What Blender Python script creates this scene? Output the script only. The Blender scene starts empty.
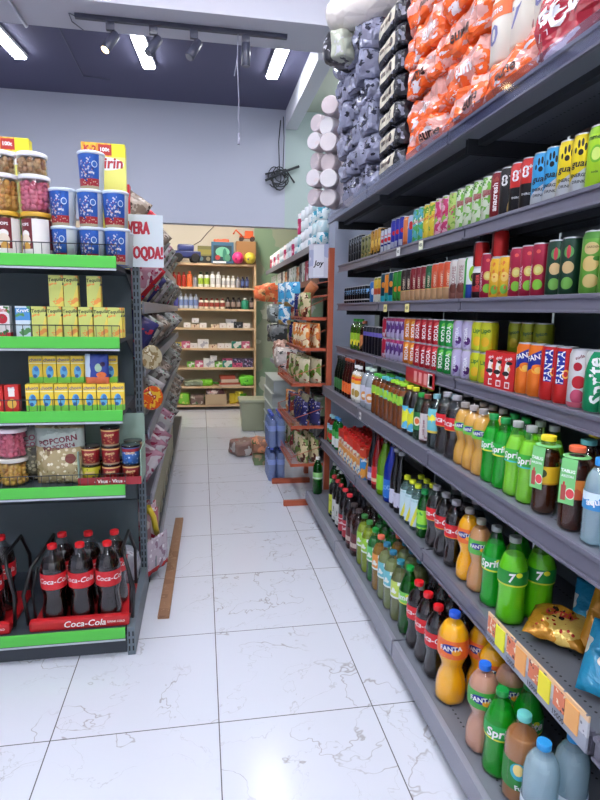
import bpy, bmesh, math, random
from math import radians, sin, cos, pi, atan2
from mathutils import Vector, Matrix, noise
from mathutils.bvhtree import BVHTree
random.seed(7)
C = bpy.context.scene.collection
SC = bpy.context.scene

# ------------------------------------------------------------------ camera, world, exposure
cam = bpy.data.objects.new('camera', bpy.data.cameras.new('camera')); C.objects.link(cam)
cam.data.sensor_fit = 'VERTICAL'; cam.data.sensor_height = 36; cam.data.lens = 560 / 800 * 36
cam.data.clip_start = .02
yaw, pitch, roll = radians(10.0), radians(-9.08), radians(.92)
F_ = Vector((sin(yaw) * cos(pitch), cos(yaw) * cos(pitch), sin(pitch)))
R_ = Vector((cos(yaw), -sin(yaw), 0)); U_ = R_.cross(F_)
R2 = R_ * cos(roll) + U_ * sin(roll); U2 = -R_ * sin(roll) + U_ * cos(roll)
mt = Matrix((R2, U2, -F_)).transposed().to_4x4(); mt.translation = (0, 0, 1.5)
cam.matrix_world = mt
SC.camera = cam
w = bpy.data.worlds.new('world'); SC.world = w; w.use_nodes = True
w.node_tree.nodes['Background'].inputs[0].default_value = (.6, .65, .8, 1)
w.node_tree.nodes['Background'].inputs[1].default_value = .3
SC.view_settings.view_transform = 'Standard'; SC.view_settings.look = 'None'
SC.view_settings.gamma = 1; SC.view_settings.use_curve_mapping = False
SC.view_settings.exposure = 0.2
LAMP = 46.0          # emission of the ceiling lamps' diffusers
SC.cycles.transparent_max_bounces = 32; SC.cycles.max_bounces = 8; SC.cycles.use_denoising = True
SC.cycles.sample_clamp_indirect = 6

# ------------------------------------------------------------------ colour and materials
def lin(c):
    return tuple(((x / 255) / 12.92 if x / 255 <= .04045 else ((x / 255 + .055) / 1.055) ** 2.4) for x in c) + (1,)
_mc = {}
def mat(c, rough=.5, metal=0, key=None, emit=None, bump=None, spec=.5):
    k = (c, rough, metal, emit, bump, spec)
    if k in _mc: return _mc[k]
    m = bpy.data.materials.new(key or 'surface'); m.use_nodes = True
    b = m.node_tree.nodes['Principled BSDF']
    b.inputs['Base Color'].default_value = lin(c); b.inputs['Roughness'].default_value = rough
    b.inputs['Metallic'].default_value = metal; b.inputs['Specular IOR Level'].default_value = spec
    if emit:
        b.inputs['Emission Color'].default_value = lin(c); b.inputs['Emission Strength'].default_value = emit
    if bump: add_bump(m, b, *bump)
    _mc[k] = m; return m
def add_bump(m, b, scale, strength, dist=.01, kind='n'):
    nt = m.node_tree; tc = nt.nodes.new('ShaderNodeTexCoord')
    if kind == 'v':
        n = nt.nodes.new('ShaderNodeTexVoronoi'); n.feature = 'DISTANCE_TO_EDGE'
        out = n.outputs['Distance']
    else:
        n = nt.nodes.new('ShaderNodeTexNoise'); n.inputs['Detail'].default_value = 3; n.inputs['Distortion'].default_value = .8
        out = n.outputs[0]
    n.inputs['Scale'].default_value = scale
    nt.links.new(tc.outputs['Object'], n.inputs['Vector'])
    bu = nt.nodes.new('ShaderNodeBump'); bu.inputs['Strength'].default_value = strength; bu.inputs['Distance'].default_value = dist
    nt.links.new(out, bu.inputs['Height']); nt.links.new(bu.outputs[0], b.inputs['Normal'])
def mth(nt, op, a, b=None):
    n = nt.nodes.new('ShaderNodeMath'); n.operation = op
    for i, x in enumerate((a, b)):
        if x is None: continue
        if isinstance(x, (int, float)): n.inputs[i].default_value = x
        else: nt.links.new(x, n.inputs[i])
    return n.outputs[0]
def art(base, layers=(), cyl=None, rough=.35, metal=0, bump=None, name='printed_surface', seed=0):
    """printed surface: layers over a base colour in object space (u across the front, z up)"""
    k = (base, tuple(layers), cyl, rough, metal, bump, seed)
    if k in _mc: return _mc[k]
    m = bpy.data.materials.new(name); m.use_nodes = True; nt = m.node_tree
    b = nt.nodes['Principled BSDF']; b.inputs['Roughness'].default_value = rough; b.inputs['Metallic'].default_value = metal
    tc = nt.nodes.new('ShaderNodeTexCoord'); sp = nt.nodes.new('ShaderNodeSeparateXYZ')
    nt.links.new(tc.outputs['Object'], sp.inputs[0])
    x, y, z = sp.outputs
    u = mth(nt, 'MULTIPLY', mth(nt, 'ARCTAN2', x, mth(nt, 'MULTIPLY', y, -1.0)), cyl) if cyl else x
    rgb = nt.nodes.new('ShaderNodeRGB'); rgb.outputs[0].default_value = lin(base); cur = rgb.outputs[0]
    def rng(v, a, c): return mth(nt, 'MULTIPLY', mth(nt, 'GREATER_THAN', v, a), mth(nt, 'LESS_THAN', v, c))
    for L in layers:
        t = L[0]; col = L[-1]
        if t == 'b': f = rng(z, L[1], L[2])
        elif t == 'r': f = mth(nt, 'MULTIPLY', rng(u, L[1], L[2]), rng(z, L[3], L[4]))
        elif t == 'e':
            du = mth(nt, 'DIVIDE', mth(nt, 'SUBTRACT', u, L[1]), L[3]); dz = mth(nt, 'DIVIDE', mth(nt, 'SUBTRACT', z, L[2]), L[4])
            f = mth(nt, 'LESS_THAN', mth(nt, 'ADD', mth(nt, 'MULTIPLY', du, du), mth(nt, 'MULTIPLY', dz, dz)), 1.0)
        elif t == 'g':   # diagonal split: z > a + s*u
            f = mth(nt, 'GREATER_THAN', mth(nt, 'SUBTRACT', z, mth(nt, 'MULTIPLY', u, L[2])), L[1])
        elif t == 'p':   # repeats every L[1] along z
            fr = mth(nt, 'FRACT', mth(nt, 'DIVIDE', z, L[1])); f = mth(nt, 'LESS_THAN', fr, L[2])
        elif t == 'n':
            n = nt.nodes.new('ShaderNodeTexNoise'); n.noise_dimensions = '4D'; n.inputs['W'].default_value = seed
            n.inputs['Scale'].default_value = L[1]; n.inputs['Detail'].default_value = 2
            nt.links.new(tc.outputs['Object'], n.inputs['Vector']); f = mth(nt, 'GREATER_THAN', n.outputs[0], L[2])
        elif t == 'nd':   # stretched diagonal streaks
            mp = nt.nodes.new('ShaderNodeMapping'); mp.inputs['Rotation'].default_value = (0, .75, 0); mp.inputs['Scale'].default_value = (L[1] * .35, L[1], L[1] * 1.3)
            n = nt.nodes.new('ShaderNodeTexNoise'); n.noise_dimensions = '4D'; n.inputs['W'].default_value = seed; n.inputs['Scale'].default_value = 1; n.inputs['Detail'].default_value = 4
            nt.links.new(tc.outputs['Object'], mp.inputs[0]); nt.links.new(mp.outputs[0], n.inputs['Vector']); f = mth(nt, 'GREATER_THAN', n.outputs[0], L[2])
        elif t == 'rv':
            n = nt.nodes.new('ShaderNodeTexVoronoi'); n.inputs['Scale'].default_value = L[5]
            nt.links.new(tc.outputs['Object'], n.inputs['Vector']); f = mth(nt, 'MULTIPLY', mth(nt, 'LESS_THAN', n.outputs['Distance'], L[6]), mth(nt, 'MULTIPLY', rng(u, L[1], L[2]), rng(z, L[3], L[4])))
        elif t == 'v':
            n = nt.nodes.new('ShaderNodeTexVoronoi'); n.voronoi_dimensions = '4D'; n.inputs['W'].default_value = seed
            n.inputs['Scale'].default_value = L[1]
            nt.links.new(tc.outputs['Object'], n.inputs['Vector']); f = mth(nt, 'LESS_THAN', n.outputs['Distance'], L[2])
        mx = nt.nodes.new('ShaderNodeMix'); mx.data_type = 'RGBA'
        nt.links.new(f, mx.inputs[0]); nt.links.new(cur, mx.inputs[6]); mx.inputs[7].default_value = lin(col); cur = mx.outputs[2]
    nt.links.new(cur, b.inputs['Base Color'])
    if bump: add_bump(m, b, *bump)
    _mc[k] = m; return m
def clear(tint=(244, 247, 247), gloss=1.0):
    """thin clear plastic wall"""
    k = ('clear', tint, gloss)
    if k in _mc: return _mc[k]
    m = bpy.data.materials.new('clear_plastic'); m.use_nodes = True; nt = m.node_tree; nt.nodes.clear()
    o = nt.nodes.new('ShaderNodeOutputMaterial'); mx = nt.nodes.new('ShaderNodeMixShader')
    t = nt.nodes.new('ShaderNodeBsdfTransparent'); t.inputs[0].default_value = lin(tint)
    g = nt.nodes.new('ShaderNodeBsdfGlossy'); g.inputs['Roughness'].default_value = .06; g.inputs[0].default_value = (gloss, gloss, gloss, 1)
    fr = nt.nodes.new('ShaderNodeLayerWeight'); fr.inputs[0].default_value = .5
    fac = mth(nt, 'ADD', mth(nt, 'MULTIPLY', mth(nt, 'POWER', fr.outputs['Facing'], 3.0), .6), .05)
    nt.links.new(fac, mx.inputs[0]); nt.links.new(t.outputs[0], mx.inputs[1]); nt.links.new(g.outputs[0], mx.inputs[2])
    nt.links.new(mx.outputs[0], o.inputs[0]); _mc[k] = m; return m
def liquid(c, opaque=.7, rough=.08):
    k = ('liquid', c, opaque, rough)
    if k in _mc: return _mc[k]
    m = bpy.data.materials.new('drink_liquid'); m.use_nodes = True; nt = m.node_tree
    b = nt.nodes['Principled BSDF']; b.inputs['Base Color'].default_value = lin(c); b.inputs['Roughness'].default_value = rough
    o = nt.nodes['Material Output']; mx = nt.nodes.new('ShaderNodeMixShader')
    t = nt.nodes.new('ShaderNodeBsdfTransparent'); t.inputs[0].default_value = lin(tuple(min(255, int(x * .8 + 50)) for x in c))
    mx.inputs[0].default_value = opaque
    nt.links.new(t.outputs[0], mx.inputs[1]); nt.links.new(b.outputs[0], mx.inputs[2]); nt.links.new(mx.outputs[0], o.inputs[0])
    _mc[k] = m; return m

# ------------------------------------------------------------------ mesh building
_tc = {}
def text_polys(s, size, bold=.01, shear=0.0, spacing=1.0):
    k = (s, bold, shear, spacing)
    if k not in _tc:
        cu = bpy.data.curves.new('t', 'FONT'); cu.body = s; cu.offset = bold; cu.shear = shear; cu.resolution_u = 2
        cu.space_character = spacing; cu.align_x = 'CENTER'; cu.align_y = 'CENTER'
        o = bpy.data.objects.new('t', cu); me = bpy.data.meshes.new_from_object(o)
        _tc[k] = ([(v.co.x, v.co.y) for v in me.vertices], [tuple(p.vertices) for p in me.polygons])
        bpy.data.objects.remove(o); bpy.data.meshes.remove(me); bpy.data.curves.remove(cu)
    v, f = _tc[k]
    return [(x * size, y * size) for x, y in v], f
class MB:
    def __init__(s): s.v = []; s.f = []; s.m = []; s.sm = []
    def add(s, vs, fs, mi=0, smooth=False):
        o = len(s.v); s.v += [tuple(v) for v in vs]
        for f in fs: s.f.append(tuple(i + o for i in f)); s.m.append(mi); s.sm.append(smooth)
        return s
    def box(s, x0, x1, y0, y1, z0, z1, mi=0, bev=0):
        vs = [(x, y, z) for x in (x0, x1) for y in (y0, y1) for z in (z0, z1)]
        fs = [(0, 1, 3, 2), (4, 6, 7, 5), (0, 4, 5, 1), (2, 3, 7, 6), (0, 2, 6, 4), (1, 5, 7, 3)]
        if not bev: return s.add(vs, fs, mi)
        bm = bmesh.new(); bv = [bm.verts.new(v) for v in vs]
        for f in fs: bm.faces.new([bv[i] for i in f])
        bmesh.ops.bevel(bm, geom=bm.edges[:], offset=bev, segments=2, affect='EDGES', profile=.6)
        bm.verts.index_update()
        s.add([v.co[:] for v in bm.verts], [[v.index for v in f.verts] for f in bm.faces], mi, False); bm.free(); return s
    def lathe(s, prof, seg=18, mi=0, cx=0, cy=0, cz=0, petal=0, caps=(True, True), smooth=True, flute=None):
        o = len(s.v); n = len(prof); H = prof[-1][1] - prof[0][1] or 1
        for r, z in prof:
            for k in range(seg):
                a = 2 * pi * k / seg; rr = r
                if petal:
                    t = max(0, 1 - (z - prof[0][1]) / petal); rr = r * (1 + .07 * t * cos(5 * a))
                if flute and (z < flute[0] or flute[1] < z < flute[2]): rr *= 1 + .014 * cos(8 * a)
                s.v.append((cx + rr * sin(a), cy - rr * cos(a), cz + z))
        for i in range(n - 1):
            m_ = mi[i] if isinstance(mi, (list, tuple)) else mi
            for k in range(seg):
                k2 = (k + 1) % seg
                s.f.append((o + i * seg + k, o + i * seg + k2, o + (i + 1) * seg + k2, o + (i + 1) * seg + k)); s.m.append(m_); s.sm.append(smooth)
        m0 = mi[0] if isinstance(mi, (list, tuple)) else mi; m1 = mi[-1] if isinstance(mi, (list, tuple)) else mi
        if caps[0]: s.f.append(tuple(o + k for k in reversed(range(seg)))); s.m.append(m0); s.sm.append(False)
        if caps[1]: s.f.append(tuple(o + (n - 1) * seg + k for k in range(seg))); s.m.append(m1); s.sm.append(False)
        return s
    def tube(s, pts, r, seg=6, mi=0):
        pts = [Vector(p) for p in pts]; o = len(s.v)
        for i, p in enumerate(pts):
            d = (pts[min(i + 1, len(pts) - 1)] - pts[max(i - 1, 0)]).normalized()
            a = d.orthogonal().normalized() if i == 0 else (a - d * a.dot(d)).normalized()
            b = d.cross(a)
            for k in range(seg): s.v.append(tuple(p + a * (r * cos(2 * pi * k / seg)) + b * (r * sin(2 * pi * k / seg))))
        for i in range(len(pts) - 1):
            for k in range(seg):
                k2 = (k + 1) % seg; s.f.append((o + i * seg + k, o + i * seg + k2, o + (i + 1) * seg + k2, o + (i + 1) * seg + k)); s.m.append(mi); s.sm.append(seg > 4)
        e = o + (len(pts) - 1) * seg
        s.f.append(tuple(o + k for k in reversed(range(seg)))); s.f.append(tuple(e + k for k in range(seg))); s.m += [mi, mi]; s.sm += [False, False]
        return s
    def text(s, st, size, fn, mi=0, bold=.01, shear=0.0, rot=0, u0=0, v0=0, spacing=1.0):
        v, f = text_polys(st, size, bold, shear, spacing); c, n = cos(rot), sin(rot)
        return s.add([fn(u0 + x * c - y * n, v0 + x * n + y * c) for x, y in v], f, mi)
    def sphere(s, x, y, z, r, mi=0, seg=10, sz=1.0, sx=1.0):
        n = seg // 2 + 1
        pr = [(max(.0005, r * sin(pi * i / n)), -r * sz * cos(pi * i / n)) for i in range(n + 1)]
        return s.lathe(pr, seg, mi, x, y, z, caps=(False, False))
    def mesh(s, name, mats):
        me = bpy.data.meshes.new(name); me.from_pydata(s.v, [], s.f)
        for m in mats: me.materials.append(m)
        me.polygons.foreach_set('material_index', s.m); me.polygons.foreach_set('use_smooth', s.sm); me.update()
        return me
def cylmap(R, off=.0007): return lambda u, v: ((R + off) * sin(u / R), -(R + off) * cos(u / R), v)
def flatmap(y, off=.0007): return lambda u, v: (u, y - off, v)
def surfmap(me, axis='y', y0=-1.0, off=.002, dirv=None):
    """lay print on a soft shape: cast from the front (-Y)"""
    t = BVHTree.FromPolygons([v.co for v in me.vertices], [p.vertices for p in me.polygons])
    def fn(u, v):
        h = t.ray_cast(Vector((u, y0, v)), Vector((0, 1, 0)))
        return (u, (h[0].y if h[0] else 0) - off, v)
    return fn

# ------------------------------------------------------------------ objects, protos, labels
def link(name, me, parent=None, loc=(0, 0, 0), rot=0, label=None):
    o = bpy.data.objects.new(name, me); C.objects.link(o); o.location = loc; o.rotation_euler = (0, 0, rot)
    if parent: o.parent = parent
    if label: o['label'] = label
    return o
def tag(o, label, cat, group=None, kind=None):
    o['label'] = label; o['category'] = cat
    if group: o['group'] = group
    if kind: o['kind'] = kind
    return o
def struct(name, me, loc=(0, 0, 0), parent=None):
    o = link(name, me, parent, loc)
    if not parent: o['kind'] = 'structure'
    return o
def copy_tree(o, parent=None):
    c = o.copy(); C.objects.link(c)
    if parent: c.parent = parent
    for ch in list(o.children): copy_tree(ch, c)
    return c
P = {}      # design -> [root object or None, spec]; spec: (root name, category, look, radius, height, [(part name, mesh, label, [subparts])], root mesh)
def design(key, root, cat, look, r, h, me, parts=()): P[key] = dict(root=root, cat=cat, look=look, r=r, h=h, me=me, parts=parts, first=None)
ORD = ['first', 'second', 'third', 'fourth', 'fifth', 'sixth', 'seventh', 'eighth', 'ninth', 'tenth', 'eleventh', 'twelfth', 'thirteenth', 'fourteenth', 'fifteenth', 'sixteenth', 'seventeenth', 'eighteenth', 'nineteenth', 'twentieth']
NUM = ['one', 'two', 'three', 'four', 'five', 'six', 'seven', 'eight', 'nine', 'ten', 'eleven', 'twelve', 'thirteen', 'fourteen', 'fifteen', 'sixteen', 'seventeen', 'eighteen', 'nineteen', 'twenty']
REG = []
def put(key, x, y, z, rot=0, where=None, rank=0, order=None, label=None, group=None, tilt=None, scale=None, look=None):
    d = P[key]
    if d['first'] is None:
        o = link(d['root'], d['me'])
        for pn, pm, pl, subs in d['parts']:
            q = link(pn, pm, o, label=pl)
            for sn, sm_, sl in subs: link(sn, sm_, q, label=sl)
        d['first'] = o
    else:
        o = copy_tree(d['first'])
    o.location = (x, y, z); o.rotation_euler = (tilt[0] if tilt else 0, tilt[1] if tilt else 0, rot)
    if scale: o.scale = scale
    o['category'] = d['cat']
    if label: o['label'] = label
    else: REG.append((o, look or d['look'], where, rank, order if order is not None else -y))
    if group: o['group'] = group
    elif where: o['group'] = d['cat'] + 's on the ' + where
    return o
RK = {0: '', 1: ', behind', 2: ', third deep', 3: ', fourth deep', 'up': ', upper layer', 'up2': ', top layer', 'upb': ', upper layer behind'}
def finish_labels():
    g = {}
    for r in REG: g.setdefault((r[1], r[2], r[3]), []).append(r)
    for (look, where, rank), L in g.items():
        L.sort(key=lambda r: r[4]); n = len(L)
        for i, r in enumerate(L):
            if n == 1: s = f'{look}, {where}{RK[rank]}'
            elif n == 2: s = f'{look}, {where}{RK[rank]}, {"left" if i == 0 else "right"} of two'
            elif n == 3 and i == 1: s = f'{look}, {where}{RK[rank]}, middle of three'
            elif i == 0: s = f'{look}, {where}{RK[rank]}, leftmost of {NUM[n-1]}'
            elif i == n - 1: s = f'{look}, {where}{RK[rank]}, rightmost of {NUM[n-1]}'
            else: s = f'{look}, {where}{RK[rank]}, {ORD[i]} of {NUM[n-1]} from left'
            r[0]['label'] = s
            if len(s.split()) > 16: print('LONG', len(s.split()), s)

# palette
SIL = (200, 202, 205); BLK = (14, 14, 16); WHT = (240, 240, 240)
RED = (200, 22, 28); COKE = (24, 10, 8)
M_alu = mat(SIL, .28, .9); M_white = mat(WHT, .45); M_black = mat(BLK, .4)
M_wtxt = mat((245, 245, 245), .4)

# ------------------------------------------------------------------ room shell
def mat_floor():
    m = bpy.data.materials.new('marble_tiles'); m.use_nodes = True; nt = m.node_tree; L = nt.links.new
    b = nt.nodes['Principled BSDF']; tc = nt.nodes.new('ShaderNodeTexCoord')
    sc = nt.nodes.new('ShaderNodeVectorMath'); sc.operation = 'MULTIPLY_ADD'; L(tc.outputs['Object'], sc.inputs[0])
    T = .585; sc.inputs[1].default_value = (1 / T, 1 / T, 0); sc.inputs[2].default_value = (-.046 / T, -1.865 / T, 0)
    fl = nt.nodes.new('ShaderNodeVectorMath'); fl.operation = 'FLOOR'; L(sc.outputs[0], fl.inputs[0])
    fr = nt.nodes.new('ShaderNodeVectorMath'); fr.operation = 'FRACTION'; L(sc.outputs[0], fr.inputs[0])
    wn = nt.nodes.new('ShaderNodeTexWhiteNoise'); L(fl.outputs[0], wn.inputs['Vector'])
    off = nt.nodes.new('ShaderNodeVectorMath'); off.operation = 'MULTIPLY_ADD'
    L(wn.outputs['Color'], off.inputs[0]); off.inputs[1].default_value = (30, 30, 30); L(sc.outputs[0], off.inputs[2])
    def vein(scale, width, dist, warm):
        n = nt.nodes.new('ShaderNodeTexNoise'); n.inputs['Scale'].default_value = scale; n.inputs['Detail'].default_value = 5
        n.inputs['Roughness'].default_value = .56; n.inputs['Distortion'].default_value = dist; L(off.outputs[0], n.inputs['Vector'])
        a = mth(nt, 'ABSOLUTE', mth(nt, 'SUBTRACT', n.outputs[0], .5))
        mr = nt.nodes.new('ShaderNodeMapRange'); L(a, mr.inputs[0]); mr.inputs[1].default_value = 0; mr.inputs[2].default_value = width
        mr.inputs[3].default_value = 1; mr.inputs[4].default_value = 0
        return mr.outputs[0]
    mk = nt.nodes.new('ShaderNodeTexNoise'); mk.inputs['Scale'].default_value = 1.7; mk.inputs['Detail'].default_value = 1; L(off.outputs[0], mk.inputs['Vector'])
    mr = nt.nodes.new('ShaderNodeMapRange'); L(mk.outputs[0], mr.inputs[0]); mr.inputs[1].default_value = .40; mr.inputs[2].default_value = .56
    v = mth(nt, 'MULTIPLY', vein(.9, .0038, .3, 1), mr.outputs[0])
    v2 = mth(nt, 'MULTIPLY', vein(1.8, .0042, .5, 1), mth(nt, 'MULTIPLY', mr.outputs[0], .5))
    vv = mth(nt, 'MINIMUM', mth(nt, 'ADD', v, v2), 1.0)
    vv = mth(nt, 'MULTIPLY', vv, .62)
    mx = nt.nodes.new('ShaderNodeMix'); mx.data_type = 'RGBA'; L(vv, mx.inputs[0]); mx.inputs[6].default_value = lin((212, 215, 226)); mx.inputs[7].default_value = lin((128, 118, 112))
    s2 = nt.nodes.new('ShaderNodeSeparateXYZ'); L(fr.outputs[0], s2.inputs[0])
    e = None
    for ax in (0, 1):
        d = mth(nt, 'MINIMUM', s2.outputs[ax], mth(nt, 'SUBTRACT', 1.0, s2.outputs[ax]))
        e = d if e is None else mth(nt, 'MINIMUM', e, d)
    g = mth(nt, 'LESS_THAN', e, .0035)
    m2 = nt.nodes.new('ShaderNodeMix'); m2.data_type = 'RGBA'; L(g, m2.inputs[0]); L(mx.outputs[2], m2.inputs[6]); m2.inputs[7].default_value = lin((105, 105, 108))
    L(m2.outputs[2], b.inputs['Base Color'])
    sn = nt.nodes.new('ShaderNodeTexNoise'); sn.inputs['Scale'].default_value = 260; sn.inputs['Detail'].default_value = 2; L(tc.outputs['Object'], sn.inputs['Vector'])
    rr = nt.nodes.new('ShaderNodeMapRange'); L(sn.outputs[0], rr.inputs[0]); rr.inputs[3].default_value = .10; rr.inputs[4].default_value = .24
    L(rr.outputs[0], b.inputs['Roughness'])
    bu = nt.nodes.new('ShaderNodeBump'); bu.inputs['Strength'].default_value = .06; bu.inputs['Distance'].default_value = .002; L(sn.outputs[0], bu.inputs['Height']); L(bu.outputs[0], b.inputs['Normal'])
    return m
X0, X1, YB, YF = -3.4, 2.3, -2.6, 8.75
BEAM_Z, CEIL_Z, FRONT_Z = 3.55, 3.70, 3.95
lav = mat((180, 184, 200), .8); lav_l = mat((236, 236, 240), .8); navy = mat((88, 88, 116), .75)
beige = mat((214, 206, 192), .85); green_w = mat((188, 200, 176), .85)
struct('floor', MB().box(X0, X1, YB, YF, -.05, 0).mesh('floor', [mat_floor()]))
struct('wall_left', MB().box(X0 - .1, X0, YB, YF, 0, 4.1).mesh('wall', [lav]))
struct('wall_right', MB().box(X1, X1 + .1, YB, YF, 0, 4.1).mesh('wall', [mat((190, 200, 200), .8)]))
struct('wall_front', MB().box(X0, X1, YB - .1, YB, 0, 4.1).mesh('wall', [lav_l]))
wb = MB().box(X0, .80, YF, YF + .1, 0, 4.1, 0).box(.80, X1, YF, YF + .1, 0, 4.1, 1)
struct('wall_back', wb.mesh('wall', [beige, art((186, 196, 172), [('n', 1.6, .56, (160, 190, 160)), ('n', 2.6, .62, (226, 232, 214))], rough=.85)]))
struct('wall_bulkhead', MB().box(X0, .95, 6.6, 6.72, 2.437, CEIL_Z).mesh('wall', [lav]))
struct('wall_bulkhead_right', MB().box(.95, X1, 6.6, 6.72, 2.437, CEIL_Z).mesh('wall', [mat((176, 192, 190), .8)]))
struct('ceiling', MB().box(X0, X1, YB, 4.3, FRONT_Z, FRONT_Z + .1).mesh('ceiling', [mat((225, 225, 235), .8)]))
struct('ceiling_recess', MB().box(X0, .95, 4.8, 6.6, CEIL_Z, CEIL_Z + .1).mesh('ceiling', [navy]))
struct('ceiling_right', MB().box(1.10, X1, 4.8, 6.6, CEIL_Z, CEIL_Z + .1).mesh('ceiling', [mat((205, 212, 196), .8)]))
struct('ceiling_storeroom', MB().box(X0, X1, 6.72, YF, 3.2, 3.3).mesh('ceiling', [beige]))
struct('trim_1', MB().box(X0, X1, 4.36, 4.80, BEAM_Z, 4.05).mesh('beam', [mat((204, 204, 216), .7)]))
struct('trim_2', MB().box(.95, 1.08, 4.80, 6.6, BEAM_Z - .05, CEIL_Z + .05).mesh('beam', [mat((226, 228, 236), .6)]))
struct('trim_3', MB().box(1.02, 1.36, 4.34, 4.56, 0, 2.6).mesh('pillar', [mat((168, 176, 196), .7)]))

# lamps: slim ceiling fixtures with glowing diffusers
em = bpy.data.materials.new('lamp_diffuser'); em.use_nodes = True
_b = em.node_tree.nodes['Principled BSDF']; _b.inputs['Emission Color'].default_value = (.93, .95, 1, 1); _b.inputs['Emission Strength'].default_value = LAMP
em2 = em.copy(); em2.node_tree.nodes['Principled BSDF'].inputs['Emission Color'].default_value = (1, .93, .8, 1); em2.node_tree.nodes['Principled BSDF'].inputs['Emission Strength'].default_value = 95
housing = mat((235, 235, 240), .4)
fx_h = MB().box(-.06, .06, -.31, .31, -.03, 0, 0, .004).mesh('fixture', [housing])
fx_d = MB().box(-.048, .048, -.30, .30, -.045, -.0302, 0, .004).mesh('diffuser', [em])
fx_d2 = MB().box(-.048, .048, -.30, .30, -.045, -.0302, 0, .004).mesh('diffuser', [em2])
def lamp(x, y, z, label, rot=0, d=fx_d, big=1):
    o = link('ceiling_lamp', fx_h, loc=(x, y, z), rot=rot); link('diffuser', d, o, label='glowing white diffuser'); o.scale = (big, big, 1)
    tag(o, label, 'lamp', 'ceiling lamps'); return o
lamp(-1.58, 5.42, CEIL_Z, 'glowing ceiling lamp at the far left edge of the dark ceiling', radians(-6))
lamp(-.465, 5.39, CEIL_Z, 'glowing ceiling lamp in the middle, behind the tilted spotlight', radians(-4))
lamp(.69, 5.37, CEIL_Z, 'glowing ceiling lamp on the right, past the end of the track', radians(2))
for i, (x, y) in enumerate([(-1.8, 3.1), (-.45, 3.1), (.65, 3.1), (-1.8, 1.4), (-.45, 1.4), (.7, 1.4), (-1.8, -.6), (-.45, -.6), (.7, -.6), (1.6, 2.4), (-1.1, -2.1), (.3, -2.1)]):  # unseen lamps over the front; the last three are added to brighten the goods
    o = lamp(x, y, FRONT_Z, f'unseen ceiling lamp over the front of the shop, {ORD[i]} of twelve outside the picture', 0, big=1.5)
for x in (-1.2, .3): lamp(x, 7.5, 3.2, f'{"left" if x < 0 else "right"} ceiling lamp of the back room, hidden behind the bulkhead', 0, fx_d2, 1.2)
lamp(1.6, 5.7, CEIL_Z, 'ceiling lamp over the right side, hidden behind the paper packs', 0)

# track with four spotlights
track = link('track_rail', MB().box(-.76, .76, -.018, .018, -.03, 0, 0, .003).mesh('track', [mat((58, 60, 78), .4)]), loc=(-.10, 4.56, BEAM_Z))
tag(track, 'dark track rail under the beam that carries four spotlights', 'track light')
link('power_cable', MB().tube([(-.76, 0, -.015), (-.80, 0, .0), (-.80, .1, -.01), (-.74, .22, -.012)], .004).mesh('cable', [mat((90, 90, 110), .5)]), track)
dk = mat((60, 62, 80), .35)
def spot(x, ax, ay, label, lit=False):
    o = link('spotlight', MB().box(-.03, .03, -.015, .015, -.06, -.0005, 0, .003).mesh('spot_mount', [dk]), loc=(x, 4.56, BEAM_Z - .03))
    tag(o, label, 'spotlight', 'spotlights on the track')
    h = link('lamp_head', MB().lathe([(.03, -.085), (.033, -.08), (.033, .07), (.03, .075)], 14).mesh('head', [dk]), o, (0, 0, -.13)); h.rotation_euler = (ax, ay, 0)
    ln = link('lens', MB().lathe([(.027, -.0875), (.0275, -.0855)], 14).mesh('lens', [mat((255, 214, 150), .3, emit=14.0) if lit else mat((120, 120, 130), .2)]), h)
spot(-.62, radians(-20), radians(28), 'lit spotlight with warm glow, leftmost on the track', True)
spot(-.32, radians(-20), radians(30), 'unlit dark spotlight tilted left, in front of the middle lamp')
spot(-.03, radians(-20), radians(28), 'unlit dark spotlight, third from left on the track')
spot(.35, 0, 0, 'unlit dark spotlight hanging straight down, rightmost on the track')
cab = MB().tube([(.29, 4.54, BEAM_Z - .04), (.285, 4.53, 3.3), (.295, 4.53, 3.05), (.29, 4.53, 2.93), (.30, 4.53, 2.79), (.292, 4.53, 2.80)], .0035, 6).tube([(.286, 4.53, 3.36), (.272, 4.53, 3.27), (.262, 4.53, 3.22)], .004, 6)
cab.box(.284, .304, 4.52, 4.54, 2.74, 2.82, 0, .003)
tag(link('hanging_cable', cab.mesh('cable', [mat((150, 150, 170), .5)])), 'thin pale cable hanging down from the track beside a spotlight', 'cable')
# bundle of black cable on the bulkhead
cb = MB()
for i in range(7):
    a = random.uniform(0, 6); rr = .09 + .03 * random.random()
    pts = [(.86 + rr * .8 * cos(t) + .05 * sin(a), 6.56 - .02 * i / 7, 2.98 + rr * sin(t) * (1.2 if i % 2 else .6) - .02 * i / 3) for t in [a + k * .45 for k in range(14)]]
    cb.tube(pts, .006, 5)
cb.tube([(.72, 6.55, 2.93), (.95, 6.54, 3.04), (1.1, 6.54, 3.10)], .014, 6).tube([(.72, 6.56, 3.0), (.95, 6.55, 3.06), (1.05, 6.54, 2.92)], .010, 6)
cb.tube([(.88, 6.56, 3.05), (.87, 6.57, 3.35), (.89, 6.57, 3.58)], .006, 5).tube([(.92, 6.56, 3.05), (.93, 6.57, 3.4), (.92, 6.57, 3.62)], .005, 5)
tag(link('cable_bundle', cb.mesh('cable', [mat((40, 44, 50), .5)])), 'tangled bundle of black cable hooked on the pale wall above the doorway', 'cable')
cw = MB().tube([(-1.09, 4.82, CEIL_Z - .007), (-1.094, 6.08, CEIL_Z - .007), (-.853, 6.12, CEIL_Z - .007)], .006, 5)
tag(link('ceiling_conduit', cw.mesh('c', [mat((90, 92, 115), .5)])), 'thin conduit running along the dark ceiling behind the lit spotlight', 'conduit')
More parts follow.
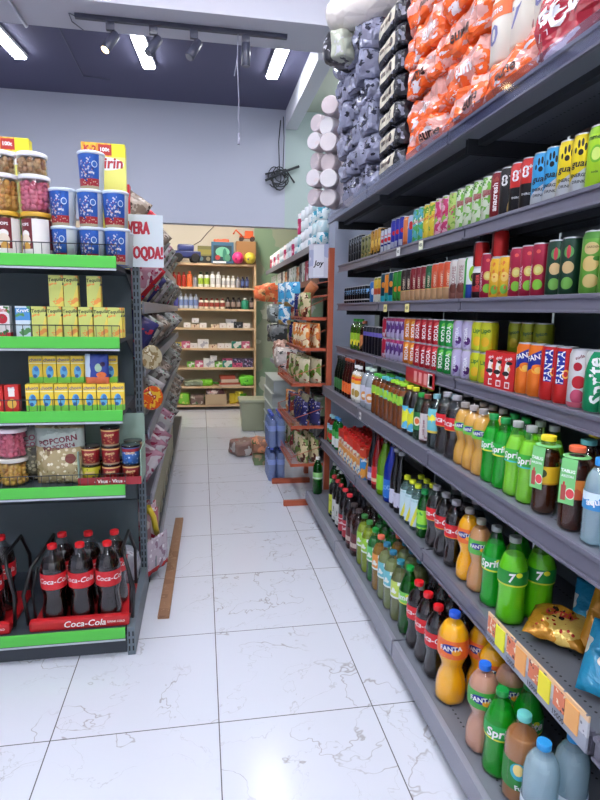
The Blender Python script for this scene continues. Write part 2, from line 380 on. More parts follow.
PIPE = [(-1.257, 4.345, 3.9), (-1.257, 4.345, 3.55), (-1.257, 4.36, 3.537), (-1.25, 4.80, 3.537), (-1.25, 4.815, 3.55), (-1.25, 4.815, 3.62)]
pp = MB().tube(PIPE, .011, 8)
tag(link('ceiling_pipe', pp.mesh('c', [mat((200, 200, 215), .4)])), 'short pale pipe under the beam at the top left corner', 'pipe')

# ------------------------------------------------------------------ drinks gondola on the right
def deck_mat(c):
    k = ('deck', c)
    if k in _mc: return _mc[k]
    m = bpy.data.materials.new('perforated_steel'); m.use_nodes = True; nt = m.node_tree; b = nt.nodes['Principled BSDF']
    b.inputs['Roughness'].default_value = .45
    tc = nt.nodes.new('ShaderNodeTexCoord'); sp = nt.nodes.new('ShaderNodeSeparateXYZ'); nt.links.new(tc.outputs['Object'], sp.inputs[0])
    def fr(o, p): return mth(nt, 'SUBTRACT', mth(nt, 'FRACT', mth(nt, 'DIVIDE', o, p)), .5)
    a, d = mth(nt, 'MULTIPLY', fr(sp.outputs[0], .10), 5.0), fr(sp.outputs[1], .02)
    q = mth(nt, 'LESS_THAN', mth(nt, 'ADD', mth(nt, 'MULTIPLY', a, a), mth(nt, 'MULTIPLY', d, d)), .035)
    mx = nt.nodes.new('ShaderNodeMix'); mx.data_type = 'RGBA'; nt.links.new(q, mx.inputs[0]); mx.inputs[6].default_value = lin(c); mx.inputs[7].default_value = lin((18, 19, 22))
    nt.links.new(mx.outputs[2], b.inputs['Base Color']); _mc[k] = m; return m
steel = mat((70, 74, 80), .45, .2); steel_d = mat((44, 47, 52), .5, .1); rail_m = mat((104, 103, 118), .3)
deckm = deck_mat((108, 112, 122))
SH = [('base', .787, .13), ('r5', .90, .53), ('r4', .90, .945), ('r3', 1.0, 1.24), ('r2', 1.0, 1.55), ('r1', 1.0, 1.822), ('top', .92, 2.16)]
SEAM = [-.02, 1.03, 2.07, 3.11, 4.09]
BN = ['nearest bay of the drinks shelving, mostly outside the picture', 'bay of the drinks shelving closest to the viewer, with orange-tagged price rail', 'middle bay of the dark grey drinks shelving', 'far bay of the dark grey drinks shelving, beside the orange rack']
for bi in range(4):
    y0, y1 = SEAM[bi], SEAM[bi + 1]
    bay = link('shelving_bay', None, loc=(1.2, (y0 + y1) / 2, 0)); tag(bay, BN[bi], 'shelving', 'bays of the drinks shelving')
    oy = -(y0 + y1) / 2; ox = -1.2
    def part(name, mb, mats, parent=bay, label=None): return link(name, mb.mesh(name, mats), parent, label=label)
    part('back_panel', MB().box(1.385 + ox, 1.40 + ox, y0 + oy + .02, y1 + oy - .02, .02, 2.3), [mat((92, 104, 110), .5)])
    for yy in ([y0, y1] if bi == 3 else [y0]):
        up = MB().box(1.32 + ox, 1.38 + ox, yy + oy - .014, yy + oy + .014, 0, 2.32)
        part('upright', up, [steel_d])
    for nm, xf, zd in SH:
        a, c = y0 + oy + .006, y1 + oy - .006
        sh = MB().box(xf + ox, 1.318 + ox, a, c, zd - .022, zd, 0)
        for yy in (a, c - .004): sh.box(xf + ox + .06, 1.318 + ox, yy, yy + .004, zd - .075 if nm != 'base' else .0, zd - .022, 1)
        sh.box(xf + ox + .10, xf + ox + .13, a, c, zd - .045, zd - .022, 1)
        s_ = part('base_shelf' if nm == 'base' else 'shelf', sh, [deckm, steel_d])
        if nm == 'base':
            part('base_front', MB().box(xf + ox - .012, xf + ox + .012, a, c, .05, zd + .003, 0, .006).box(xf + ox + .05, xf + ox + .06, a, c, 0, .06, 1), [mat((136, 138, 150), .4), steel_d], s_)
        else:
            rh = {'r5': .055, 'r4': .062}.get(nm, .045)
            rl = MB().box(xf + ox - .008, xf + ox - .0005, a, c, zd - rh, zd + .006, 0).box(xf + ox - .016, xf + ox - .008, a, c, zd - .006, zd + .006, 0, .002).box(xf + ox - .016, xf + ox - .008, a, c, zd - rh, zd - rh + .008, 0, .002)
            if nm == 'top': rl.box(xf + ox - .018, xf + ox - .014, a, c, zd - .04, zd + .03, 1)
            rail = part('price_rail', rl, [rail_m, clear((225, 228, 240))], s_)
            if nm == 'r5' and bi == 1:
                st = MB().box(xf + ox - .022, xf + ox - .017, a, a + .47, zd - .05, zd + .045, 0)
                part('price_strip', st, [art((188, 190, 196), [('b', zd + .03, zd + .05, (226, 190, 150)), ('v', 60, .3, (120, 120, 130)), ('b', zd - .05, zd - .01, (150, 155, 168))], rough=.4)], rail)
                for k in range(4):
                    yk = a + .03 + k * .112
                    part('price_tag', MB().box(xf + ox - .0255, xf + ox - .0225, yk, yk + .05, zd - .03, zd + .035, 0), [mat([(236, 170, 96), (240, 226, 40), (240, 168, 90), (236, 236, 40)][k % 4], .4)], rail, 'bright paper price tag')
                    q = MB().box(xf + ox - .0245, xf + ox - .0225, yk + .054, yk + .098, zd - .015, zd + .036, 0)
                    q.text('15000', .020, lambda u, v: (xf + ox - .0246, yk + .075 - u, zd - .034 + v), 1, bold=.02)
                    part('product_tag', q, [art((220, 120, 80), [('v', 70, .35, (90, 40, 30)), ('n', 60, .6, (240, 220, 190))], rough=.4), M_black], rail, 'small product picture tag')
def price_card(x, y, z, w_, h_, c, label, txt='450'):
    q = MB().box(-.0012, .0012, -w_ / 2, w_ / 2, -h_ / 2, h_ / 2)
    q.text(txt, h_ * .5, lambda u, v: (-.0018, -u, v), 1, bold=.02)
    tag(link('price_card', q.mesh('card', [mat(c, .5), M_black]), loc=(x, y, z)), label, 'price tag', 'price cards on the drinks shelves')
for x, y, z, w_, c, lb in ((.981, 2.78, 1.80, .045, (235, 235, 235), 'white price card on the top drinks shelf rail, left of two'), (.981, 2.48, 1.80, .045, (225, 230, 200), 'white price card on the top drinks shelf rail, right of two'),
                           (.981, 2.95, 1.52, .05, (240, 226, 150), 'yellow price card on the second drinks shelf rail, left of two'), (.981, 2.62, 1.52, .05, (235, 225, 150), 'yellow price card on the second drinks shelf rail, right of two'),
                           (.881, 3.02, .915, .03, (235, 235, 235), 'small white price card on the fourth drinks shelf rail')):
    price_card(x, y, z, w_, .04, c, lb)
q = MB().box(-.0012, .0012, -.17, .17, -.035, .035)
for k in range(4): q.box(-.0016, -.0012, -.15 + k * .06, -.115 + k * .06, -.025, .025, 1)
q.box(-.0016, -.0012, -.15, -.1, -.03, .03, 2)
tag(link('promotion_card', q.mesh('card', [mat((176, 40, 52), .4), mat((220, 150, 150), .4), mat((240, 236, 236), .4)]), loc=(.981, 2.42, 1.205)), 'red promotion card clipped below the stacked red cans', 'sign')
exec_marker = None

# ------------------------------------------------------------------ drink designs
STY = {
 'coke': [(.70, 0), (.93, .02), (1, .07), (.97, .16), (.84, .28), (.84, .36), (.97, .44), (1, .48), (1, .68), (.93, .755), (.72, .83), (.47, .89), (.34, .925)],
 'fanta': [(.70, 0), (.93, .02), (1, .07), (1, .20), (.86, .30), (.66, .385), (.74, .44), (.96, .53), (1, .57), (1, .73), (.93, .79), (.70, .86), (.44, .91), (.32, .935)],
 'sprite': [(.70, 0), (.92, .02), (.98, .08), (.92, .25), (.90, .40), (.99, .50), (1, .60), (.97, .655), (.80, .74), (.58, .83), (.41, .90), (.32, .93)],
 'std': [(.74, 0), (.95, .02), (1, .06), (1, .66), (.93, .74), (.70, .82), (.44, .89), (.34, .925)],
 'water': [(.74, 0), (.97, .02), (1, .05), (.96, .09), (1, .13), (.96, .17), (1, .21), (.96, .25), (1, .29), (1, .62), (.98, .70), (.86, .79), (.62, .86), (.40, .91), (.32, .93)],
 'tea': [(.80, 0), (.97, .03), (1, .07), (.97, .3), (.95, .36), (1, .40), (1, .62), (.96, .68), (1, .73), (.88, .80), (.66, .87), (.56, .905)],
 'tall': [(.80, 0), (.98, .02), (1, .05), (1, .45), (.94, .55), (.74, .66), (.50, .77), (.40, .86), (.36, .93)],
 'jug': [(.85, 0), (1, .03), (1, .10), (.93, .2), (1, .3), (1, .62), (.85, .75), (.55, .86), (.35, .92)],
}
LOOKR = {}
def rad_at(style, r, h, z):
    p = STY[style]; t = z / h
    for (a, za), (b, zb) in zip(p, p[1:]):
        if za <= t <= zb: return r * (a + (b - a) * (t - za) / (zb - za))
    return r * p[-1][0]
def bottle(key, look, r, h, style, liq, op, tint, cap, lab=None, texts=(), fill=.84, capname=None, petal=True, root='drink_bottle', extra=None, caph=.018, tag_mesh=None):
    p = STY[style]; nr = p[-1][0] * r
    nr = max(.0115, min(nr, .016)) if style != 'tea' else .0165
    prof = [(a * r, z * h) for a, z in p] + [(nr, h * .95), (nr + .0025, h * .953), (nr + .0025, h * .96), (nr, h * .962), (nr, h - .002)]
    pet = .05 * h if petal else 0
    me = MB().lathe(prof, 32 if petal else 20, 0, petal=pet, caps=(True, False), flute=((lab[0] * h, lab[1] * h + .002, .90 * h) if lab and petal else None)).mesh('bottle', [clear(tint)])
    parts = []
    if liq:
        zt = fill * h; lp = [(max(.002, a * r - .0018), z * h + .0015) for a, z in p if z < fill] + [(rad_at(style, r, h, zt) - .0018, zt)]
        parts.append(('drink', MB().lathe(lp, 20, 0, petal=pet).mesh('drink', [liquid(liq, op)]), None, ()))
    ch = caph
    cp = [(nr + .0035, h - ch), (nr + .004, h - ch + .001), (nr + .004, h - .002), (nr + .003, h)]
    parts.append(('cap', MB().lathe(cp, 16, 0).mesh('cap', [mat(cap, .35)]), None, ()))
    if lab:
        z0, z1, base, layers = lab; z0 *= h; z1 *= h
        n = 5; lpz = [z0 + (z1 - z0) * i / n for i in range(n + 1)]
        R = rad_at(style, r, h, (z0 + z1) / 2)
        mb = MB().lathe([(rad_at(style, r, h, z) + .0006, z) for z in lpz], 24, 0, caps=(False, False))
        mats = [art(base, [((L[0],) + tuple(x * h if L[0] in 'b' else x for x in L[1:-1]) + (L[-1],)) if L[0] == 'b' else L for L in layers], cyl=R, rough=.4)]
        for t in texts:
            s_, size, u, v, rot, col, bold, shear = (tuple(t) + (.02, 0))[:8] if len(t) < 8 else t
            mm = mat(col, .4)
            if mm not in mats: mats.append(mm)
            for du in ((0,) if r < .03 else (0, pi * R * .9)):
                mb.text(s_, size, lambda a, b: ((rad_at(style, r, h, b) + .0016) * sin(a / R), -(rad_at(style, r, h, b) + .0016) * cos(a / R), b), mats.index(mm), bold, shear, rot, u + du, v * h)
        parts.append(('bottle_label', mb.mesh('label', mats), None, ()))
    if extra: parts += extra
    design(key, root, 'bottle', look, r, h, me, parts)
def can(key, look, r, h, base, layers=(), texts=(), lid=SIL, metal=.35, rough=.3, seed=0):
    pr = [(r * .80, 0), (r * .83, .003), (r, .011), (r, h - .016), (r * .87, h - .004), (r * .885, h - .001), (r * .87, h)]
    body = art(base, layers, cyl=r, rough=rough, metal=metal, seed=seed); mats = [body, mat(lid, .3, .8)]
    mb = MB().lathe(pr, 20, [1, 0, 0, 0, 1, 1], caps=(True, False))
    for t in texts:
        s_, size, u, v, rot, col = t[:6]; bold = t[6] if len(t) > 6 else .02; shear = t[7] if len(t) > 7 else 0
        mm = mat(col, .4)
        if mm not in mats: mats.append(mm)
        mb.text(s_, size, cylmap(r), mats.index(mm), bold, shear, rot, u, v)
    lidm = MB().lathe([(r * .86, h - .006), (r * .86, h - .003)], 20, 0).box(-.004, .004, -.016, .006, h - .003, h - .0015, 0).mesh('lid', [M_alu])
    design(key, 'drink_can', 'can', look, r, h, mb.mesh('can', mats), [('can_lid', lidm, 'bare metal lid with pull tab', ())])
def carton(key, look, w_, d, h, base, layers=(), texts=(), straw=False, top=None, cap=None, cat='carton', root='juice_box', seed=0):
    mats = [art(base, layers, rough=.4, seed=seed)]
    mb = MB().box(-w_ / 2, w_ / 2, -d / 2, d / 2, 0, h, 0, .0015)
    if top: mats.append(mat(top, .4)); mb.box(-w_ / 2 - .0004, w_ / 2 + .0004, -d / 2 - .0004, d / 2 + .0004, h - .008, h + .0006, 1)
    for t in texts:
        s_, size, u, v, rot, col = t[:6]; mm = mat(col, .4)
        if mm not in mats: mats.append(mm)
        mb.text(s_, size, flatmap(-d / 2), mats.index(mm), .02, .1, rot, u, v)
    parts = []
    if straw: parts.append(('straw', MB().tube([(w_ * .3, d / 2 + .003, h * .1), (w_ * .1, d / 2 + .003, h * .9)], .002, 5).mesh('straw', [M_white]), 'thin white straw', ()))
    if cap: parts.append(('cap', MB().lathe([(.011, h), (.011, h + .014), (.010, h + .016)], 12).mesh('cap', [mat(cap, .4)]), 'round screw cap', ()))
    design(key, root, cat, look, max(w_, d) / 2, h, mb.mesh('carton', mats), parts)

V = pi / 2
# --- cans
can('lime', 'lime-green can with a lime slice', .031, .168, (170, 214, 40), [('e', .0, .095, .017, .022, (120, 190, 50)), ('e', .0, .095, .012, .016, (214, 236, 120)), ('b', .145, .168, (150, 200, 40))], [('mmello', .017, 0, .137, 0, (40, 90, 30)), ('soda', .009, 0, .05, 0, (60, 110, 30))])
def paw(bg, k, look, txt):
    ls = [('g', .062, .75, bg), ]
    can(k, look, .031, .166, (196, 200, 206), ls + [('e', -.014, .122, .0035, .008, (22, 22, 24)), ('e', -.005, .137, .0035, .011, (22, 22, 24)), ('e', .005, .140, .0035, .011, (22, 22, 24)), ('e', .013, .128, .0035, .010, (22, 22, 24)), ('e', .001, .115, .007, .008, (22, 22, 24))],
        [('guar', .026, 0, .086, 0, (22, 22, 24), .02, .15), ('ENERGY', .0125, .0, .055, 0, (40, 40, 44), .03), ('DRINK', .0115, .0, .038, 0, (60, 60, 64), .02)])
paw((236, 210, 28), 'pawyellow', 'yellow and silver energy can with black paw', 'guar'); paw((60, 160, 216), 'pawblue', 'blue and silver energy can with black paw', 'guar')
can('eightred', 'red and black can with white 8++', .031, .168, (24, 20, 22), [('b', .088, .168, (206, 48, 44))], [('8', .050, -.008, .122, 0, WHT, .015), ('++', .022, .014, .137, 0, WHT, .03), ('ENERGY', .009, 0, .055, 0, SIL)])
can('eightblack', 'all black can with white 8+', .031, .168, (26, 24, 26), [('g', .02, -2.5, (26, 24, 26)), ('g', .035, 3.0, (38, 36, 36)), ('e', .018, .03, .012, .03, (170, 140, 80))], [('8', .050, -.008, .122, 0, (225, 225, 225), .015), ('+', .026, .014, .135, 0, WHT, .03)])
can('redgold', 'dark red can with white sideways lettering', .031, .168, (128, 26, 34), [('r', .014, .06, 0, .2, (170, 150, 100)), ('n', 40, .6, (150, 60, 50))], [('anacresh', .027, -.004, .082, V, (235, 225, 225), .03)])
can('whitegreen', 'white can with green leaf pattern', .031, .168, (214, 224, 196), [('n', 38, .52, (120, 184, 70)), ('n', 60, .60, (70, 130, 50)), ('r', -.02, .02, .10, .12, (170, 120, 110))], [('ARIZA', .014, 0, .105, .5, (150, 60, 70), .03)], seed=2)
can('pinkgreen', 'pink and green blossom can', .031, .168, (226, 170, 190), [('n', 45, .5, (196, 60, 110)), ('n', 34, .60, (140, 190, 80))], [('ARIZA', .014, 0, .105, .5, (190, 20, 60), .03)], seed=5)
can('greenpink', 'green can with pink spots', .031, .168, (180, 206, 110), [('n', 40, .55, (120, 170, 60)), ('v', 55, .33, (200, 80, 120))], [('ARIZA', .014, 0, .105, .5, (190, 40, 80), .03)], seed=7)
can('yellowgreen', 'yellow can with green leaves', .031, .168, (224, 200, 60), [('n', 45, .55, (110, 160, 50)), ('n', 50, .62, (240, 230, 120))], [('ARIZA', .014, 0, .105, .5, (200, 60, 60), .03)], seed=9)
can('tealpat', 'teal can with green leaf pattern', .031, .168, (90, 180, 190), [('n', 40, .5, (80, 170, 90)), ('n', 50, .62, (220, 240, 220))], [('ARIZA', .014, 0, .105, .5, (200, 60, 90), .03)], seed=11)
can('bluesilver', 'slim silver and blue can', .029, .15, (170, 190, 220), [('b', .0, .09, (60, 110, 190)), ('e', 0, .1, .012, .02, (200, 40, 40))])
can('orange1', 'slim orange can', .030, .155, (222, 124, 70), [('b', .0, .03, (180, 90, 60)), ('n', 40, .62, (240, 180, 120))])
can('royal', 'royal blue can with red emblem', .031, .166, (36, 40, 130), [('g', .04, 1.2, (46, 52, 160)), ('e', 0, .095, .014, .012, (200, 40, 50)), ('r', -.03, .0, .02, .05, (180, 186, 210))])
can('blueshort', 'short blue and silver can with red emblem', .027, .134, (24, 44, 130), [('r', -.014, .014, .0, .2, (196, 204, 214)), ('e', 0, .075, .013, .011, (206, 40, 48)), ('r', -.012, .012, .045, .055, (24, 44, 130))], [('Bull', .012, 0, .10, 0, (200, 30, 40))])
can('gold', 'gold and black can', .031, .16, (190, 140, 50), [('n', 30, .53, (40, 30, 24)), ('e', 0, .08, .014, .022, (230, 190, 90))])
can('olive', 'olive patterned can', .031, .15, (130, 130, 84), [('n', 35, .52, (60, 64, 40)), ('n', 40, .62, (200, 170, 110))], seed=3)
can('darkpat', 'black can with grey pattern', .031, .172, (30, 34, 40), [('n', 45, .57, (120, 130, 140)), ('v', 50, .2, (190, 190, 200))], seed=4)
# second shelf
can('pear', 'large green can with beige fruit', .0345, .172, (100, 160, 60), [('e', -.004, .125, .020, .016, (214, 190, 130)), ('e', -.004, .085, .022, .020, (222, 190, 120)), ('e', .0, .04, .021, .018, (218, 190, 120)), ('e', .014, .098, .011, .006, (60, 130, 40)), ('b', .15, .172, (80, 140, 56))], [('GARDEN', .008, 0, .128, 0, (120, 90, 50))])
can('darkcirc', 'dark green can with beige and green circles', .031, .166, (28, 62, 46), [('e', 0, .125, .014, .016, (90, 150, 80)), ('e', 0, .082, .017, .017, (216, 184, 130)), ('e', 0, .038, .017, .017, (120, 180, 80)), ('e', 0, .125, .006, .018, (190, 60, 70))])
can('magenta', 'crimson can with green and yellow circles', .031, .166, (164, 30, 62), [('e', .002, .085, .016, .016, (214, 190, 100)), ('e', .002, .04, .016, .016, (130, 196, 60)), ('e', .002, .085, .010, .010, (220, 214, 130)), ('e', .0, .14, .007, .006, (220, 90, 80))], [('COCKTAIL', .015, -.024, .065, V, (236, 210, 214), .02)])
can('yellowfruit', 'amber yellow can with fruit circles', .030, .145, (232, 180, 50), [('e', 0, .075, .014, .016, (244, 206, 110)), ('e', 0, .033, .014, .016, (120, 190, 70)), ('n', 60, .6, (220, 120, 50))])
can('cheer', 'short black and red can with white lettering', .027, .12, (40, 18, 22), [('b', .10, .12, (230, 230, 230)), ('b', .03, .05, (170, 40, 50))], [('CHEER', .018, 0, .066, V, (200, 60, 60), .03)])
can('redstack', 'plain red can stacked on other cans', .029, .094, (190, 34, 32), [('r', -.03, -.008, 0, .2, (90, 20, 24))])
can('avocado', 'white can with green avocado and blue base', .0315, .165, (226, 232, 228), [('b', 0, .06, (30, 60, 150)), ('e', .010, .10, .016, .03, (150, 200, 40)), ('e', .010, .09, .007, .010, (90, 50, 40)), ('r', -.05, -.018, 0, .2, (60, 170, 70))])
can('silverpat', 'silver can with brown sideways lettering', .0315, .165, (206, 200, 194), [('b', 0, .05, (140, 90, 80)), ('e', 0, .05, .02, .02, (110, 60, 50))], [('COFFEE', .022, 0, .10, V, (150, 110, 110), .02)])
def brew(k, col, look): can(k, look, .031, .165, col, [('b', 0, .055, (190, 150, 110)), ('e', 0, .11, .013, .02, tuple(int(c * .8 + 40) for c in col)), ('b', .055, .058, (220, 190, 120))], [('CHERRY', .014, 0, .09, V, (226, 206, 180), .02)])
brew('borange', (206, 84, 50), 'coral orange can with tan base'); brew('bgreen', (30, 90, 56), 'bottle-green can with tan base'); brew('bred', (124, 30, 40), 'dark red can with tan base'); brew('bblack', (40, 28, 26), 'black can with tan base')
can('greenc', 'bright green can with orange fruit', .031, .165, (46, 134, 50), [('n', 35, .58, (30, 90, 30)), ('e', 0, .07, .013, .014, (226, 130, 50))])
can('orangefr', 'orange can with teal base', .031, .165, (216, 130, 40), [('b', 0, .055, (40, 150, 150)), ('n', 35, .58, (40, 90, 80))])
can('tealc', 'dark teal can with orange fruit', .031, .165, (20, 66, 84), [('b', 0, .04, (40, 170, 190)), ('e', 0, .10, .013, .016, (224, 140, 50))])
can('redyel', 'red and yellow can', .031, .15, (190, 60, 50), [('b', 0, .05, (214, 214, 200)), ('b', .05, .085, (200, 90, 60)), ('b', .085, .15, (210, 170, 60)), ('n', 40, .6, (120, 140, 60))])
can('bluec', 'mid blue can with pale emblem', .031, .13, (50, 110, 180), [('e', 0, .07, .012, .02, (200, 210, 226))])
can('blacksm', 'small black can with pale blue chevrons', .027, .115, (16, 18, 24), [('b', .062, .092, (120, 170, 214)), ('n', 70, .5, (16, 18, 24)), ('b', .022, .030, (200, 200, 200))])
# third shelf
can('sprite', 'tall green and white Sprite can', .0325, .168, (224, 230, 226), [('g', -.02, 2.2, (20, 150, 96)), ('g', .20, 2.2, (224, 230, 226)), ('n', 12, .62, (20, 140, 90))], [('Sprite', .052, .0, .086, V + .15, WHT, .03, .1)])
P['sprite']['look'] = 'tall green and white can with slanted white lettering'
can('cherry', 'pale can with red cherries', .032, .166, (216, 214, 214), [('e', 0, .035, .019, .02, (206, 80, 110)), ('e', .002, .075, .019, .018, (190, 30, 44)), ('e', -.004, .118, .012, .012, (170, 20, 40)), ('b', 0, .018, (226, 110, 130))], [('soda', .013, 0, .145, .4, (120, 30, 40))])
def fcan(k, base, look, straight=True):
    can(k, look, .0325, .168, base, [('r', -.021, .004, .06, .155, (34, 50, 150)), ('e', .008, .09, .010, .013, (250, 190, 80)), ('e', .008, .09, .006, .008, base)] if k == 'fred' else [('g', .10, .5, (34, 50, 150)), ('g', .145, .5, base), ('e', .0, .088, .018, .013, (252, 180, 60)), ('e', .0, .094, .018, .011, base), ('e', .004, .088, .012, .009, (252, 200, 90))],
        [('FANTA', .030, -.007, .108, V, WHT, .018)] if k == 'fred' else [('FANTA', .024, 0, .128, .25, WHT, .018)])
fcan('fred', (206, 36, 34), 'tall red can with FANTA sideways on blue'); fcan('forange', (240, 122, 34), 'tall orange can with FANTA on blue')
P['fred']['look'] = 'tall red can with white sideways lettering on blue'; P['forange']['look'] = 'tall orange can with white lettering on blue'
carton('redbox', 'red juice box with white and black picture', .055, .055, .128, (196, 28, 30), [('e', -.004, .070, .010, .030, (236, 232, 226)), ('e', .004, .094, .013, .006, (24, 20, 20)), ('e', -.008, .058, .014, .008, (30, 24, 24)), ('e', .004, .074, .006, .008, (220, 180, 120)), ('r', -.01, .010, .008, .030, (236, 236, 236)), ('r', -.007, .007, .012, .026, (190, 60, 60))], [('drink', .014, 0, .108, .2, WHT)])
can('lemon', 'short yellow-green can', .033, .115, (206, 208, 40), [('e', 0, .04, .016, .018, (240, 190, 40)), ('b', .0, .008, (160, 180, 30))], [('Lipo', .022, 0, .080, .15, (50, 120, 40), .03)])
can('oliveshort', 'short olive green can', .033, .115, (150, 160, 34), [('e', 0, .04, .016, .018, (190, 180, 50))], [('lipton', .017, 0, .078, .15, (40, 90, 50), .03)])
P['oliveshort']['look'] = 'short olive green can behind red boxes'
can('lilac', 'short lilac can with dark grape', .033, .115, (196, 186, 220), [('e', .0, .035, .013, .016, (80, 30, 110)), ('n', 30, .63, (150, 130, 190))], [('SODA', .020, -.006, .06, V, (235, 235, 245), .03)])
def scan(k, col, c2, look): can(k, look, .033, .115, col, [('e', .004, .09, .014, .012, c2)], [('SODA', .026, 0, .055, V, WHT, .03)])
scan('sgreen', (24, 150, 60), (120, 210, 90), 'short green can with white lettering'); scan('sred', (184, 30, 44), (226, 90, 90), 'short red can with white lettering'); scan('sorange', (226, 128, 40), (250, 190, 90), 'short orange can with white lettering')
can('spurple', 'short purple can in shrink wrap', .033, .115, (96, 56, 130), [('n', 26, .5, (190, 180, 214)), ('b', .095, .115, (180, 60, 110))])
can('spink', 'short crimson can beside the purple cans', .033, .115, (180, 40, 70), [('n', 26, .6, (220, 200, 214))])
# --- bottles
cokelab = (.47, .66, (214, 26, 36), [])
def coke(k, r, h, look, cap=(206, 24, 34), capl='red cap', **kw):
    bottle(k, look, r, h, 'coke', COKE, .97, (238, 240, 241), cap, (.46, .66, (210, 28, 38), [('b', .46, .472, (236, 150, 40))] if kw.get('zero') else []),
           [('Coca-Cola', .032 if r > .038 else .022, 0, .57, .0 if not kw.get('v') else V, WHT, .01, .25)], fill=.80)
coke('cokebig', .0445, .285, 'dark cola bottle with red label and red cap')
coke('cokegrey', .0385, .262, 'dark cola bottle with red label and grey cap', cap=(150, 150, 156), zero=1)
coke('cokehalf', .0405, .245, 'small dark cola bottle with red label', cap=(150, 150, 156), zero=1)
coke('cokeleft', .0535, .345, 'large dark cola bottle with red label')
FL = [('e', .0, 0, .03, .017, (34, 44, 140))]
def fanta(k, r, h, look, cap, liq=(255, 186, 24), op=.97, lab=(240, 112, 40), z=(.545, .745), st='fanta', tint=(253, 252, 250)):
    zc = (z[0] + z[1]) / 2
    bottle(k, look, r, h, st, liq, op, tint, cap, (z[0], z[1], lab, [('e', -.004, zc * h + .004, r * .62, r * .30, (34, 44, 140)), ('e', .018, zc * h - .006, r * .3, r * .2, (250, 170, 40))]), [('FANTA', r * .46, -.002, zc + .014, .12, WHT, .02)], fill=.88)
fanta('fantabig', .0535, .335, 'big orange soda bottle with blue cap and orange label', (30, 80, 190))
fanta('fantaback', .047, .30, 'orange soda bottle with blue cap behind the big orange one', (30, 80, 190))
fanta('fantaexo', .047, .29, 'brownish clear soda bottle with green label and blue cap', (40, 110, 214), liq=(226, 172, 146), op=.7, lab=(60, 160, 60))
fanta('fantaor', .0385, .27, 'orange soda bottle with orange label and grey cap', (150, 146, 140), )
fanta('fantape', .0385, .262, 'peach soda bottle with green label and grey cap', (150, 146, 130), liq=(236, 176, 120), op=.75, lab=(90, 180, 70))
fanta('amber', .034, .232, 'amber soda bottle with orange and green label', (156, 150, 148), liq=(240, 188, 84), op=.7, lab=(110, 190, 60), z=(.56, .70))
def sprite(k, r, h, look, cap, liq, op, tint, lab=(20, 160, 70), l2=(214, 220, 50), z=(.47, .645), txt='Sprite'):
    zc = (z[0] + z[1]) / 2
    bottle(k, look, r, h, 'sprite', liq, op, tint, cap, (z[0], z[1], lab, [('b', z[0], z[0] + .02, l2), ('e', r * .55, zc * h + r * .33, r * .22, r * .17, (226, 226, 40))]), [(txt, r * .82, 0, zc + .01, .12, WHT, .03, .2)], fill=.80)
sprite('spritebig', .046, .27, 'green lemon soda bottle with green cap', (20, 140, 60), (120, 226, 140), .5, (110, 228, 130))
sprite('spritemid', .0415, .275, 'clear green soda bottle with green label and grey cap', (150, 155, 155), (120, 230, 140), .55, (120, 232, 140))
sprite('limebig', .046, .282, 'big lime-green soda bottle with green label', (150, 160, 150), (166, 236, 84), .85, (206, 244, 160), lab=(30, 140, 50), txt='7')
sprite('spritehalf', .034, .228, 'green soda bottle with green cap', (20, 140, 66), (120, 230, 140), .55, (120, 232, 140), lab=(30, 170, 60))
sprite('limehalf', .034, .232, 'pale lime soda bottle with grey cap', (160, 165, 160), (190, 240, 120), .75, (220, 246, 180), lab=(60, 170, 60), l2=(60, 190, 190))
sprite('greenlab', .043, .30, 'bright green bottle with white and green label', (10, 140, 50), (20, 150, 50), .6, (60, 200, 90), lab=(120, 210, 90), txt='lime')
wl = [('g', 0, .5, (240, 244, 246))]
bottle('waterbig', 'clear water bottle with blue cap', .0465, .27, 'water', (226, 240, 246), .42, (240, 249, 252), (50, 150, 216), (.14, .40, (206, 222, 232), [('n', 18, .5, (150, 190, 214)), ('b', .36, .40, (230, 238, 244))]), [('SAMAL', .030, 0, .27, .5, (30, 60, 90), .02)], fill=.86)
bottle('waterr4', 'clear water bottle with blue label and cap', .034, .215, 'water', (226, 240, 246), .4, (240, 249, 252), (50, 140, 214), (.42, .62, (60, 140, 200), [('n', 22, .55, (220, 236, 246))]), [('aqua', .022, 0, .52, .2, WHT, .03)], fill=.86)
bottle('teagreen', 'large brown tea bottle with green label and teal cap', 0.0475, .262, 'std', (190, 136, 90), .75, (248, 242, 232), (110, 200, 190), (.20, .52, (40, 130, 50), [('e', -.006, .11, .024, .026, (60, 170, 190)), ('e', -.008, .115, .014, .018, (244, 214, 130))]), [('Fuse', .020, .004, .24, .2, WHT, .03)], fill=.77)
